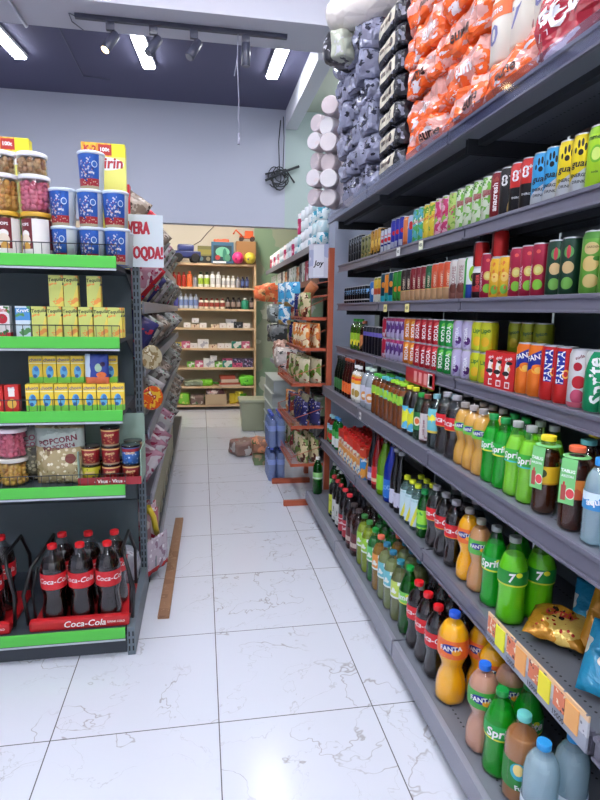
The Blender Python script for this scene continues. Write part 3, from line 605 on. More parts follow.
def neck_tag(h, c=(120, 196, 120)):
    mb = MB().lathe([(.0195, h * .885), (.034, h * .875), (.034, h * .879), (.0195, h * .889)], 16, 0, caps=(False, False))
    n = 6; w_ = .040
    pts = [(.036, h * .872), (.040, h * .70), (.041, h * .5), (.0405, h * .34)]
    for (y1, z1), (y2, z2) in zip(pts, pts[1:]):
        mb.add([(-w_ / 2, -y1, z1), (w_ / 2, -y1, z1), (w_ / 2, -y2, z2), (-w_ / 2, -y2, z2), (-w_ / 2, -y1 + .001, z1), (w_ / 2, -y1 + .001, z1), (w_ / 2, -y2 + .001, z2), (-w_ / 2, -y2 + .001, z2)],
               [(0, 3, 2, 1), (4, 5, 6, 7), (0, 4, 7, 3), (1, 2, 6, 5), (2, 3, 7, 6), (0, 1, 5, 4)], 0)
    yy = lambda u, v: (u, -.0425 - (0 if v < h * .7 else -(v - h * .7) * .2), v)
    mb.text('TABLIG', .011, yy, 1, .03, 0, 0, 0, h * .73).text('ARZON', .009, yy, 1, .02, 0, 0, 0, h * .67)
    m_ = art(c, [('e', .009, h * .47, .011, .013, (216, 80, 80)), ('e', .009, h * .47, .013, .0155, (230, 240, 220)), ('e', .009, h * .47, .0105, .0125, (216, 70, 76)), ('r', -.015, -.002, h * .37, h * .56, (170, 60, 60)), ('r', -.011, -.006, h * .56, h * .61, (190, 50, 50))][:0] + [('e', .009, h * .47, .0125, .015, (230, 240, 220)), ('e', .009, h * .47, .0105, .0125, (216, 70, 76)), ('r', -.015, -.002, h * .38, h * .56, (170, 70, 66)), ('r', -.011, -.006, h * .56, h * .60, (190, 50, 50))], rough=.5)
    return [('neck_tag', mb.mesh('tag', [m_, M_wtxt]), 'green paper tag hung on the neck', ())]
bottle('teayel', 'iced tea bottle, yellow label and cap, green neck tag', .0345, .222, 'tea', (70, 34, 16), .93, (236, 230, 220), (236, 214, 40), (.40, .63, (236, 196, 40), [('e', .012, .12, .013, .012, (60, 80, 40)), ('b', .40, .42, (214, 150, 30))]), [('tea', .02, -.012, .52, 0, (40, 60, 30), .03)], fill=.80, extra=neck_tag(.222), caph=.014, petal=False)
bottle('teaor', 'iced tea bottle, orange label and cap, green neck tag', .0345, .222, 'tea', (66, 26, 14), .93, (236, 226, 216), (230, 104, 66), (.40, .63, (224, 96, 50), [('n', 30, .6, (240, 140, 60))]), [('tea', .02, -.012, .52, 0, WHT, .03)], fill=.80, extra=neck_tag(.222), caph=.014, petal=False)
bottle('teateal', 'iced tea bottle with teal cap', .0345, .222, 'tea', (80, 40, 18), .9, (236, 226, 216), (110, 200, 196), (.40, .63, (60, 150, 70), [('n', 30, .6, (240, 200, 60))]), [], fill=.8, caph=.014, petal=False)
bottle('teayelb', 'iced tea bottle with yellow cap', .0345, .222, 'tea', (70, 34, 16), .93, (236, 230, 220), (236, 214, 40), (.40, .63, (236, 196, 40), []), [], fill=.8, caph=.014, petal=False)
bottle('mojito', 'dark bottle with teal and yellow label', .033, .225, 'std', (30, 40, 40), .9, (220, 235, 235), (120, 170, 180), (.30, .74, (110, 190, 200), [('n', 22, .58, (230, 220, 60)), ('b', .30, .34, (220, 190, 60))]), [])
bottle('whitelab', 'brown bottle with long white label', .029, .212, 'std', (60, 34, 26), .9, (230, 220, 214), (120, 50, 40), (.08, .62, (206, 196, 196), [('n', 30, .62, (160, 120, 130))]), [('cold brew', .016, 0, .34, V, (130, 60, 70), .02)])
bottle('greenfruit', 'dark green bottle with fruit label', .031, .208, 'std', (20, 50, 26), .9, (190, 225, 200), (30, 150, 60), (.22, .60, (40, 120, 60), [('e', 0, .085, .018, .02, (236, 226, 200)), ('e', 0, .085, .012, .013, (220, 110, 60))]), [])
bottle('yellowblue', 'dark tea bottle with yellow and blue label', .033, .222, 'std', (40, 26, 20), .93, (220, 225, 225), (206, 214, 40), (.10, .58, (226, 226, 50), [('n', 22, .54, (90, 180, 220)), ('n', 26, .64, (240, 244, 244))]), [])
def ice(k, cap, look, c2): bottle(k, look, .0325, .222, 'tea', (150, 84, 34), .75, (240, 232, 220), cap, (.52, .72, (150, 200, 60), [('n', 26, .52, c2), ('n', 34, .62, (240, 236, 120))]), [], fill=.84, caph=.015, petal=False)
ice('icegreen', (70, 176, 60), 'amber tea bottle with green cap', (226, 226, 60)); ice('iceteal', (80, 180, 190), 'amber tea bottle with teal cap', (90, 180, 200)); ice('icelime', (150, 214, 50), 'amber tea bottle with lime cap', (60, 150, 50))
bottle('jug', 'pale milky bottle with orange picture label', .045, .235, 'jug', (206, 208, 214), .75, (232, 236, 240), (190, 214, 200), (.16, .56, (196, 196, 214), [('e', 0, .07, .026, .026, (220, 150, 80)), ('e', .0, .07, .018, .01, (236, 226, 214))]), [])
bottle('milk', 'white bottle with orange fruit picture', .034, .225, 'std', (240, 236, 230), .98, (240, 240, 240), (235, 235, 235), (.10, .80, (238, 236, 230), [('e', 0, .06, .020, .022, (170, 140, 60)), ('b', .52, .76, (240, 170, 50)), ('b', .62, .68, (220, 60, 40))]), [])
bottle('redtall', 'tall dark red bottle with orange label', .032, .25, 'tall', (70, 14, 16), .9, (200, 120, 110), (150, 60, 30), (.12, .40, (230, 110, 50), [('n', 30, .55, (200, 40, 40))]), [], petal=False)
bottle('darkgreen', 'dark green glass bottle', .032, .25, 'tall', (14, 34, 22), .93, (120, 160, 130), (30, 30, 30), (.12, .40, (50, 110, 60), [('n', 30, .6, (190, 200, 160))]), [], petal=False)
bottle('greenhalf', 'small green water bottle with green label', .030, .212, 'std', (30, 150, 70), .4, (120, 225, 150), (20, 150, 70), (.20, .60, (150, 220, 60), [('b', .24, .30, (40, 150, 60)), ('n', 26, .6, (40, 160, 60))]), [])
bottle('lemonclear', 'clear lemon-strip bottle with lime cap', .031, .212, 'std', (200, 220, 214), .25, (220, 236, 236), (206, 220, 40), (.10, .70, (206, 224, 226), [('g', .03, 3.0, (226, 220, 60)), ('g', .075, 3.0, (200, 224, 232))]), [])
bottle('wineblack', 'slim black bottle with white label', .030, .305, 'tall', (14, 12, 16), .96, (90, 90, 100), (160, 164, 170), (.10, .34, (200, 200, 220), [('n', 30, .6, (60, 60, 110))]), [], petal=False)
bottle('bluetall', 'tall bright blue bottle', .046, .345, 'tall', (20, 90, 190), .8, (90, 160, 230), (40, 90, 170), (.08, .36, (30, 110, 200), [('n', 24, .58, (120, 180, 230))]), [('SODA', .03, 0, .24, .2, (150, 200, 240), .01)], petal=False)
bottle('limetall', 'tall lime-yellow bottle', .044, .33, 'tall', (170, 200, 70), .7, (200, 225, 130), (120, 150, 40), (.10, .34, (130, 200, 40), [('n', 24, .58, (200, 230, 60))]), [], petal=False)
bottle('redslim', 'tall slim red bottle', .033, .33, 'tall', (170, 24, 40), .85, (220, 110, 110), (110, 20, 30), (.10, .40, (200, 40, 40), [('b', .14, .2, (236, 200, 160))]), [], petal=False)
bottle('darkslim', 'tall slim dark purple bottle', .031, .32, 'tall', (26, 16, 34), .95, (120, 110, 140), (30, 26, 40), (.10, .34, (120, 100, 150), [('b', .14, .24, (210, 200, 220))]), [], petal=False)
carton('tetra', 'fruit juice carton with red cap', .062, .062, .185, (226, 150, 60), [('n', 22, .5, (230, 226, 210)), ('n', 26, .62, (60, 130, 190)), ('b', .13, .19, (206, 50, 36)), ('n', 32, .66, (60, 140, 50))], [('sok', .024, 0, .11, .3, (200, 30, 40))], cap=(206, 40, 44), root='juice_carton')
carton('tetrab', 'fruit juice carton with blue picture', .062, .062, .185, (50, 130, 190), [('n', 20, .52, (236, 160, 60)), ('b', .13, .19, (190, 60, 40)), ('n', 32, .64, (230, 226, 210))], [('sok', .024, 0, .11, .3, WHT)], cap=(206, 40, 44), root='juice_carton')
bottle('greenwhite', 'green bottle with white lower label', .034, .225, 'std', (40, 150, 66), .8, (150, 230, 170), (60, 150, 210), (.10, .60, (70, 170, 80), [('b', .10, .38, (226, 232, 230))]), [])
bottle('redwhite', 'bottle with red and green tomato label', .032, .21, 'std', (150, 40, 30), .8, (225, 225, 220), (160, 210, 220), (.10, .70, (60, 140, 70), [('e', 0, .06, .02, .025, (214, 50, 40)), ('b', .52, .7, (150, 200, 226))]), [])
def pale(k, cap, lab, liq, look, c2=(230, 236, 230)): bottle(k, look, .040, .28, 'std', liq, .55, (230, 236, 226), cap, (.40, .68, lab, [('n', 20, .56, c2), ('b', .40, .43, c2)]), [], fill=.82)
pale('paleteal', (40, 110, 140), (110, 190, 200), (190, 196, 140), 'pale drink bottle with blue label')
pale('paleteal2', (40, 120, 140), (190, 210, 90), (160, 160, 110), 'pale drink bottle with yellow label and blue cap')
pale('paleor', (226, 110, 80), (226, 150, 70), (206, 150, 60), 'amber drink bottle with orange cap and label')
pale('limebody', (60, 130, 60), (150, 200, 60), (196, 214, 60), 'squat lime-yellow bottle with lemon label')
pale('greenbody', (20, 140, 50), (90, 190, 110), (40, 150, 60), 'green drink bottle with green cap')
bottle('brownbig', 'brown cola bottle with dark cap', .046, .27, 'std', (60, 26, 20), .85, (210, 190, 180), (60, 50, 50), (.14, .50, (90, 30, 36), [('b', .2, .3, (200, 180, 170))]), [], fill=.8)
bottle('burgundy', 'dark bottle with burgundy label and red cap', .040, .29, 'std', (26, 12, 14), .95, (200, 200, 205), (206, 50, 60), (.10, .46, (170, 30, 50), [('b', .36, .38, (230, 200, 200))]), [('Cola', .024, 0, .28, .1, WHT, .02)], fill=.72)
bottle('whitelong', 'dark bottle with long white label', .034, .285, 'std', (22, 16, 16), .95, (200, 205, 205), (176, 40, 50), (.08, .56, (206, 208, 206), [('n', 24, .62, (150, 160, 150))]), [('kvas', .02, 0, .34, V, (60, 90, 60), .02)], fill=.8)
bottle('yellowlong', 'dark bottle with long yellow-green label', .034, .285, 'std', (22, 18, 14), .95, (200, 205, 205), (176, 40, 50), (.08, .56, (190, 200, 60), [('n', 24, .6, (60, 90, 40))]), [], fill=.8)
bottle('greenend', 'green bottle with white cap at the shelf end', .037, .285, 'std', (24, 120, 50), .7, (80, 190, 110), (226, 230, 226), (.42, .60, (150, 214, 130), [('b', .44, .47, (230, 240, 230))]), [], fill=.84)

# ------------------------------------------------------------------ stock the right-hand gondola
SN = {'r1': 'top drinks shelf', 'r2': 'second drinks shelf', 'r3': 'third drinks shelf', 'r4': 'fourth drinks shelf', 'r5': 'fifth drinks shelf', 'base': 'bottom drinks shelf'}
SHD = {n: (x, z) for n, x, z in SH}
def row(sh, key, y0, y1, ranks=1, layers=1, rot=-48, n=None, x=None, jit=.002, rank0=0):
    """items of one design from y0 (near) to y1 (far) along a shelf, in ranks going back"""
    d = P[key]; xf, zd = SHD[sh]; r = d['r']; pitch = 2 * r + .003
    n = n or max(1, round((y1 - y0) / pitch)); st = (y1 - y0) / n
    if st < 2 * r + .0005: st = 2 * r + .0005
    yc = (y0 + y1) / 2
    for i in range(n):
        for k in range(ranks):
            for L in range(layers):
                rk = (['', 'up'][L] if L else k + rank0) if not (k and L) else 'upb'
                if k and L: continue
                px = (x if x is not None else xf + .014 + r + (.02 if sh == 'base' else 0)) + k * (2 * r + .006)
                put(key, px + random.uniform(0, jit), yc + (i - (n - 1) / 2) * st + (random.uniform(-.001, .001) if not L else 0) * 0, zd + .0006 + L * (d['h'] + .0005),
                    radians(rot + random.uniform(-9, 9)), SN[sh], 'up' if L else k + rank0)
R = row
# top cans
for a in [('lime', 1.185, 1.442), ('pawyellow', 1.445, 1.57), ('pawblue', 1.573, 1.698), ('eightred', 1.702, 1.827), ('eightblack', 1.83, 1.892), ('redgold', 1.895, 1.957), ('whitegreen', 1.96, 2.24), ('greenpink', 2.245, 2.31), ('pinkgreen', 2.315, 2.45),
          ('yellowgreen', 2.455, 2.58), ('tealpat', 2.585, 2.71), ('bluesilver', 2.715, 2.775), ('orange1', 2.78, 2.84), ('royal', 2.845, 3.035), ('blueshort', 3.04, 3.21), ('gold', 3.215, 3.41), ('olive', 3.415, 3.61), ('darkpat', 3.615, 3.93)]: R('r1', *a)
for a in [('pear', 1.215, 1.43), ('darkcirc', 1.455, 1.585), ('magenta', 1.60, 1.795), ('yellowfruit', 1.80, 1.925), ('cheer', 1.995, 2.055), ('avocado', 2.06, 2.125), ('silverpat', 2.128, 2.258),
          ('borange', 2.26, 2.45), ('bgreen', 2.452, 2.515), ('bred', 2.52, 2.71), ('bblack', 2.715, 2.84), ('greenc', 2.845, 2.97), ('tealc', 2.975, 3.04), ('orangefr', 3.045, 3.11), ('redyel', 3.18, 3.31), ('bluec', 3.32, 3.385), ('blacksm', 3.45, 4.02)]: R('r2', *a)
R('r2', 'tealc', 3.115, 3.178, rank0=1); R('r2', 'magenta', 1.928, 1.992, rank0=1)
for y, t in ((1.79, 'left'), (1.90, 'right')):
    put('redstack', 1.0 + .014 + .029, {'left': 2.025, 'right': 1.89}[t], 1.5508 + (.1205 if t == 'left' else .1455), radians(-60), label=f'red can stacked on the cans of the second drinks shelf, {t} of two', group='red cans stacked on the second drinks shelf')
R('r3', 'sprite', 1.17, 1.37); R('r3', 'cherry', 1.372, 1.438); R('r3', 'fred', 1.44, 1.573); R('r3', 'forange', 1.576, 1.71); R('r3', 'redbox', 1.718, 1.89, rot=-62, n=3)
R('r3', 'lemon', 1.90, 2.035, layers=2); R('r3', 'lilac', 2.037, 2.205, layers=2, n=2); R('r3', 'sgreen', 2.21, 2.345, layers=2); R('r3', 'sred', 2.35, 2.625, layers=2); R('r3', 'sorange', 2.63, 2.77, layers=2); R('r3', 'spurple', 2.775, 3.05, layers=2); R('r3', 'spink', 3.053, 3.12, layers=2)
R('r3', 'oliveshort', 1.69, 1.93, x=1.135, layers=2)
can('darkslimcan', 'slim black bottle with violet shoulder', .029, .17, (22, 20, 34), [('b', .11, .135, (120, 110, 200)), ('b', .135, .17, (50, 52, 60))]); P['darkslimcan']['look'] = 'slim black can with violet band'
bottle('greensoft', 'green and yellow fruit drink bottle', .035, .21, 'std', (70, 110, 30), .9, (220, 230, 210), (60, 170, 60), (.10, .55, (150, 190, 50), [('e', 0, .05, .022, .022, (230, 214, 60)), ('n', 22, .6, (30, 60, 30))]), [])
bottle('orangesoft', 'dark bottle with orange fruit label', .031, .20, 'std', (60, 30, 20), .9, (220, 215, 210), (170, 100, 70), (.10, .55, (206, 130, 80), [('n', 22, .6, (60, 40, 30))]), [])
R('r3', 'darkslimcan', 3.13, 3.50); R('r3', 'orangesoft', 3.51, 3.58); R('r3', 'greensoft', 3.59, 3.82)
# bottles, fourth shelf
R('r4', 'waterr4', 1.06, 1.20, n=2); R('r4', 'teaor', 1.22, 1.295, rot=-62); R('r4', 'teateal', 1.29, 1.36, x=1.03); R('r4', 'teayel', 1.345, 1.42, rot=-68); R('r4', 'teayelb', 1.18, 1.48, x=1.115, n=2, rank0=1); R('r4', 'limehalf', 1.43, 1.572, ranks=2)
R('r4', 'spritehalf', 1.575, 1.715, ranks=2); R('r4', 'amber', 1.718, 1.925, ranks=2, n=3); R('r4', 'cokehalf', 1.93, 2.098, ranks=2, n=2); R('r4', 'mojito', 2.102, 2.172, ranks=2); R('r4', 'whitelab', 2.19, 2.255); R('r4', 'greenfruit', 2.262, 2.328); R('r4', 'yellowblue', 2.335, 2.475, ranks=2)
R('r4', 'icelime', 2.485, 2.685, ranks=3); R('r4', 'iceteal', 2.69, 2.825, ranks=3); R('r4', 'icegreen', 2.83, 2.965, ranks=3); R('r4', 'jug', 3.0, 3.19, ranks=2); R('r4', 'milk', 3.25, 3.39); R('r4', 'redtall', 3.42, 3.62, ranks=2); R('r4', 'darkgreen', 3.64, 3.84)
# fifth
R('r5', 'limebig', 1.475, 1.57, ranks=2, rot=-45); R('r5', 'spritemid', 1.585, 1.67, ranks=2, rot=-45); R('r5', 'fantape', 1.685, 1.765, rot=-45); R('r5', 'fantaor', 1.77, 1.85, rot=-45); R('r5', 'cokegrey', 1.875, 2.15, ranks=2, n=3, rot=-50)
R('r5', 'greenhalf', 2.17, 2.235); R('r5', 'lemonclear', 2.25, 2.45, ranks=2, n=3); R('r5', 'wineblack', 2.47, 2.60, n=2); R('r5', 'bluetall', 2.615, 2.71); R('r5', 'limetall', 2.735, 2.825); R('r5', 'redslim', 2.84, 2.908); R('r5', 'darkslim', 2.915, 2.98)
R('r5', 'tetrab', 3.03, 3.10, n=1, ranks=3, rot=-78); R('r5', 'tetra', 3.12, 3.64, ranks=4, n=7, rot=-80)
R('r5', 'greenwhite', 3.72, 3.87, n=2); R('r5', 'redwhite', 3.90, 4.03, n=2)
# bottom
put('waterbig', .868, 1.170, .131, radians(-20), label='clear water bottle with blue cap at the bottom shelf edge, left of two', group='bottles on the bottom drinks shelf')
put('waterbig', .965, 1.182, .131, radians(-28), label='clear water bottle with blue cap at the bottom shelf edge, right of two', group='bottles on the bottom drinks shelf')
put('teagreen', .882, 1.283, .131, radians(-30), SN['base']); put('spritebig', .868, 1.378, .131, radians(-25), SN['base']); put('fantaexo', .862, 1.474, .131, radians(-35), SN['base'])
put('spritebig', .965, 1.39, .131, radians(-30), SN['base'], rank=1); put('fantaexo', .96, 1.487, .131, radians(-30), SN['base'], rank=1)
put('fantaback', .955, 1.585, .131, radians(-40), SN['base']); put('fantaback', 1.065, 1.54, .131, radians(-40), SN['base'], rank=1, look='orange soda bottle with blue cap')
put('fantabig', .864, 1.70, .131, radians(-32), SN['base']); put('fantaback', .975, 1.70, .131, radians(-50), SN['base'], rank=1, look='orange soda bottle with blue cap')
for y in (1.835, 1.932, 2.028): put('cokebig', .865, y, .131, radians(-50), SN['base'])
for y in (1.825, 1.922, 2.018): put('cokebig', .965, y, .131, radians(-50), SN['base'], rank=1)
put('greenlab', .865, 2.132, .131, radians(-60), SN['base'])
put('burgundy', .965, 2.108, .131, radians(-60), SN['base'], rank=1)
for i, (k, y) in enumerate([('paleteal2', 2.235), ('paleteal', 2.335), ('paleteal', 2.425), ('paleor', 2.515), ('greenbody', 2.605), ('limebody', 2.71), ('limebody', 2.80), ('brownbig', 2.91), ('brownbig', 3.01), ('burgundy', 3.12), ('burgundy', 3.22), ('whitelong', 3.33), ('whitelong', 3.42), ('yellowlong', 3.52)]):
    put(k, .862, y, .131, radians(-60), SN['base'])
    if k not in ('yellowlong',): put({'limebody': 'greenbody', 'paleor': 'paleor'}.get(k, k), .955, y, .131, radians(-60), SN['base'], rank=1)
put('greenend', .850, 4.0, .131, radians(-60), SN['base'])
for y in (3.62, 3.72, 3.83): put('greenend', .94, y, .131, radians(-60), SN['base'], rank=1, look='green bottle with white cap')

# ------------------------------------------------------------------ green-lipped end shelving on the left, facing the viewer
green = mat((84, 194, 72), .28)
darkp = mat((84, 98, 102), .5)
SLX0, SLX1 = -1.42, -.335
def slots(mb, x, y, z0, z1, mi):
    z = z0
    while z < z1:
        for dx in (-.008, .008): mb.box(x + dx - .003, x + dx + .003, y - .0012, y, z, z + .022, mi)
        z += .034
    return mb
end = link('end_shelving', None, loc=(-.88, 2.93, 0)); tag(end, 'dark grey end shelving with bright green shelf lips facing the viewer', 'shelving')
ex, ey = .88, -2.93
def ep(name, mb, mats, parent=end, label=None): return link(name, mb.mesh(name, mats), parent, label=label)
ep('back_panel', MB().box(-1.42 + ex, -.345 + ex, 2.945 + ey, 2.955 + ey, .02, 1.70).box(-1.42 + ex, -.345 + ex, 2.940 + ey, 2.945 + ey, 1.355, 1.36, 1).box(-1.42 + ex, -.345 + ex, 2.940 + ey, 2.945 + ey, .50, .505, 1).box(-1.42 + ex, -.345 + ex, 2.940 + ey, 2.945 + ey, .92, .925, 1), [darkp, mat((50, 60, 64), .5)])
for x in (-.318, -1.44):
    u = MB().box(x - .016 + ex, x + .016 + ex, 2.92 + ey, 2.98 + ey, 0, 1.76, 0)
    slots(u, x + ex, 2.92 + ey, .06, 1.72, 1)
    u.box(x - .016 + ex, x + .016 + ex, 2.335 + ey, 2.92 + ey, 0, .13, 0); slots(u, x + ex, 2.335 + ey, .02, .10, 1)
    ep('upright', u, [mat((104, 116, 126), .45), mat((20, 22, 26), .6)])
EZ = [('top', 2.44, 1.700), ('second', 2.46, 1.372), ('third', 2.48, 1.058), ('fourth', 2.48, .725), ('base', 2.33, .132)]
for nm, yf, z in EZ:
    a, c = SLX0 + ex, -.340 + ex
    dz = .025 if nm == 'top' else 0
    s_ = ep('base_shelf' if nm == 'base' else 'shelf', MB().box(a, c, yf + ey, 2.94 + ey, z - .02 - dz, z - dz), [mat((58, 66, 74), .5)])
    ep('price_rail', MB().box(a, c - .0, yf + ey - .012, yf + ey - .0005, z - .042, z + .006, 0, .003).box(a, c, yf + ey - .0125, yf + ey - .011, z - .052, z - .044, 1), [green, mat((190, 196, 204), .3, .4)], s_, 'bright green plastic shelf lip')
    if nm != 'base':
        for bx in (c - .004, a):
            bk = MB().add([(bx, yf + .22 + ey, z - .02), (bx, 2.93 + ey, z - .02), (bx, 2.93 + ey, z - .11), (bx + .004, yf + .22 + ey, z - .02), (bx + .004, 2.93 + ey, z - .02), (bx + .004, 2.93 + ey, z - .11)], [(0, 1, 2), (3, 5, 4), (0, 3, 4, 1), (1, 4, 5, 2), (2, 5, 3, 0)])
            ep('bracket', bk, [steel_d], s_)
        g = MB(); zt = z + .052
        g.tube([(a, yf + .008 + ey, zt), (c, yf + .008 + ey, zt)], .0022, 5)
        n = 34
        for k in range(n + 1):
            xx = a + (c - a) * k / n; g.tube([(xx, yf + .008 + ey, z), (xx, yf + .008 + ey, zt)], .0015, 4)
        ep('wire_guard', g, [mat((50, 54, 60), .4)], s_, 'thin dark wire fence')
    else:
        ep('kick_panel', MB().box(a, c, 2.36 + ey, 2.37 + ey, 0, z - .045), [mat((60, 66, 74), .5)], s_)
EW = {'top': 'top green-lipped shelf', 'second': 'second green-lipped shelf', 'third': 'third green-lipped shelf', 'fourth': 'fourth green-lipped shelf', 'base': 'bottom green-lipped shelf'}
# products on it
def jar(key, look, r, h, fillc, c2, lidc, lab=None):
    prof = [(r * .93, 0), (r, .006), (r, h - .022), (r * .96, h - .016)]
    me = MB().lathe(prof, 22, 0, caps=(True, False)).mesh('jar', [clear((235, 238, 240))])
    pf = MB(); rng_ = random.Random(key)
    zz = .008; rr = .0125
    while zz < h - .03:
        n = int(2 * pi * (r - rr) / (rr * 2.0))
        for k in range(n):
            a = 2 * pi * (k + rng_.random() * .5) / n
            pf.sphere((r - rr - .002) * sin(a), -(r - rr - .002) * cos(a), zz + rr * .8 + rng_.uniform(-.003, .003), rr * rng_.uniform(.88, 1.08), rng_.choice([0, 0, 1]), 6)
        zz += rr * 1.45
    pf.lathe([(r * .72, .004), (r * .72, h - .03)], 12, 0)
    parts = [('snack_filling', pf.mesh('filling', [mat(fillc, .6), mat(c2, .6)]), None, ()), ('lid', MB().lathe([(r * 1.02, h - .018), (r * 1.04, h - .016), (r * 1.04, h - .003), (r * .98, h)], 22).mesh('lid', [mat(lidc, .35)]), None, ())]
    if lab: parts.insert(0, ('jar_label', MB().lathe([(r + .0008, h * .16), (r + .0008, h * .86)], 24, 0, caps=(False, False)).text('POPS', .016, cylmap(r + .001), 1, .02, 0, 0, 0, h * .74).mesh('label', [art(lab, [('e', 0, h * .55, .018, .016, (240, 236, 230)), ('e', 0, h * .42, .022, .026, (238, 220, 200)), ('e', .004, h * .30, .016, .018, (214, 160, 70)), ('b', 0, h * .26, (236, 232, 228)), ('r', -.1, -.03, 0, 1, (238, 234, 230)), ('r', .03, .1, 0, 1, (238, 234, 230))], cyl=r), M_wtxt]), 'maroon and white paper label', ()))
    design(key, 'snack_jar', 'jar', look, r, h, me, parts)
jar('jarlab', 'snack jar with maroon label, yellow lid', .056, .196, (214, 184, 130), (190, 150, 90), (206, 160, 50), (110, 30, 38))
jar('jaryel', 'clear jar of orange-yellow puffed balls', .058, .142, (226, 170, 84), (206, 140, 60), (225, 225, 230))
jar('jarpink', 'clear jar of pink puffed balls', .058, .142, (226, 120, 140), (206, 90, 116), (225, 225, 230))
jar('jarnut', 'short clear jar of pale nuts', .056, .085, (206, 166, 120), (180, 130, 86), (225, 225, 230))
jar('jarpinkt', 'tall clear jar of pink puffed balls', .060, .130, (226, 110, 130), (206, 90, 110), (230, 214, 220))
jar('jaryelt', 'clear jar of golden puffed rings', .060, .125, (226, 176, 80), (200, 140, 50), (206, 200, 190))
zt = 1.6756; yl = 2.44
for i, x in enumerate((-.778, -.657)):
    put('jarlab', x - .0, 2.515, zt, radians((10, -35)[i]), EW['top'], order=x)
    put(('jaryel', 'jarpink')[i], x, 2.515, zt + .1965, 0, EW['top'], 'up', order=x)
    put('jarnut', x - .005, 2.515, zt + .1965 + .1425, 0, EW['top'], 'up2', order=x)
for x in (-.91, -1.03): put('jarlab', x, 2.53, zt, 0, EW['top'], 1, order=x); put('jarlab', x, 2.53, zt + .1965, 0, EW['top'], 'up', order=x)
R_c = .052; hcup = .147
cup = MB().lathe([(R_c * .86, 0), (R_c, hcup - .012)], 24, 0, caps=(True, False))
cupm = art((40, 92, 180), [('b', 0, .040, (190, 40, 50)), ('b', 0, .012, (206, 190, 150)), ('n', 30, .60, (30, 60, 140)), ('r', .034, .09, 0, .2, (206, 214, 216)), ('e', .014, .095, .012, .013, (220, 230, 240)), ('e', .014, .095, .009, .010, (60, 110, 190)), ('rv', -.05, -.002, .044, .125, 90, .36, (206, 206, 216)), ('rv', -.04, .0, .044, .10, 120, .30, (60, 60, 110)), ('rv', -.03, .004, .044, .08, 100, .32, (196, 150, 120)), ('rv', -.05, .03, .012, .04, 110, .3, (226, 190, 160)), ('rv', -.05, -.01, .05, .12, 140, .22, (190, 50, 60))], cyl=R_c, rough=.35)
cup.text('100g', .012, cylmap(R_c * .96, .001), 1, .02, 0, .01, 0, .062)
design('cup', 'snack_tub', 'tub', 'blue and red cartoon-print snack tub with white lid', R_c, hcup, cup.mesh('tub', [cupm, M_wtxt]), [('lid', MB().lathe([(R_c * 1.0, hcup - .013), (R_c * 1.05, hcup - .012), (R_c * 1.05, hcup - .003), (R_c * .98, hcup)], 24).mesh('lid', [mat((206, 218, 232), .35)]), 'pale plastic lid', ())])
P['cup']['look'] = 'blue and red snack tub'
for i, x in enumerate((-.549, -.442, -.343)):
    put('cup', x, 2.515, zt, radians((-20, 0, 10)[i]), EW['top'], order=x); put('cup', x - .002, 2.515, zt + hcup + .0005, radians((0, 5, 15)[i]), EW['top'], 'up', order=x)
    put('cup', x, 2.63, zt, 0, EW['top'], 1, order=x)
put('cup', -.435, 2.515, zt + 2 * hcup + .001, radians(8), EW['top'], 'up2', order=0)
def kbox(x, y, z, w_, h_, label, rot=0):
    b = MB().box(-w_ / 2, w_ / 2, -.03, .03, 0, h_, 0, .001)
    b.text('K-2', .036, flatmap(-.03), 1, .04, 0, 0, -w_ * .30, h_ - .028).text('100t', .022, flatmap(-.03, .0012), 2, .04, 0, 0, .005, h_ - .028)
    b.text('Kiririn', .062, flatmap(-.03), 3, .03, .15, .05, .0, h_ - .085) if h_ > .12 else None
    b.text('Kiririn', .062, flatmap(-.03, .0014), 1, .008, .15, .05, .0, h_ - .085) if h_ > .12 else None
    m_ = art((240, 226, 60), [('g', h_ - .055, .0, (226, 150, 40)), ('n', 60, .5, (240, 190, 50)), ('r', -.02, .035, h_ - .05, h_ - .006, (190, 40, 30)), ('r', .035, .2, h_ - .055, 1, (244, 232, 40)), ('b', 0, h_ - .055, (240, 236, 120)), ('e', .0, h_ - .085, .085, .028, (250, 250, 250)), ('e', .035, h_ * .33, .014, .05, (80, 170, 50)), ('e', .055, h_ * .36, .010, .045, (110, 190, 60)), ('e', -.01, h_ * .24, .03, .028, (236, 190, 40))], rough=.4)
    tag(link('snack_carton', b.mesh('carton', [m_, mat((190, 40, 40), .4), M_wtxt, mat((150, 30, 60), .4)]), loc=(x, y, z), rot=rot), label, 'box', 'yellow cartons on the top green-lipped shelf')
kbox(-.415, 2.72, zt, .182, .53, 'tall yellow carton with pineapple picture behind the blue snack tubs', radians(2))
kbox(-.81, 2.72, zt, .182, .53, 'yellow carton showing only its top above the snack jars', radians(2)); kbox(-1.01, 2.72, zt, .182, .53, 'yellow carton behind jars, at the left picture edge')
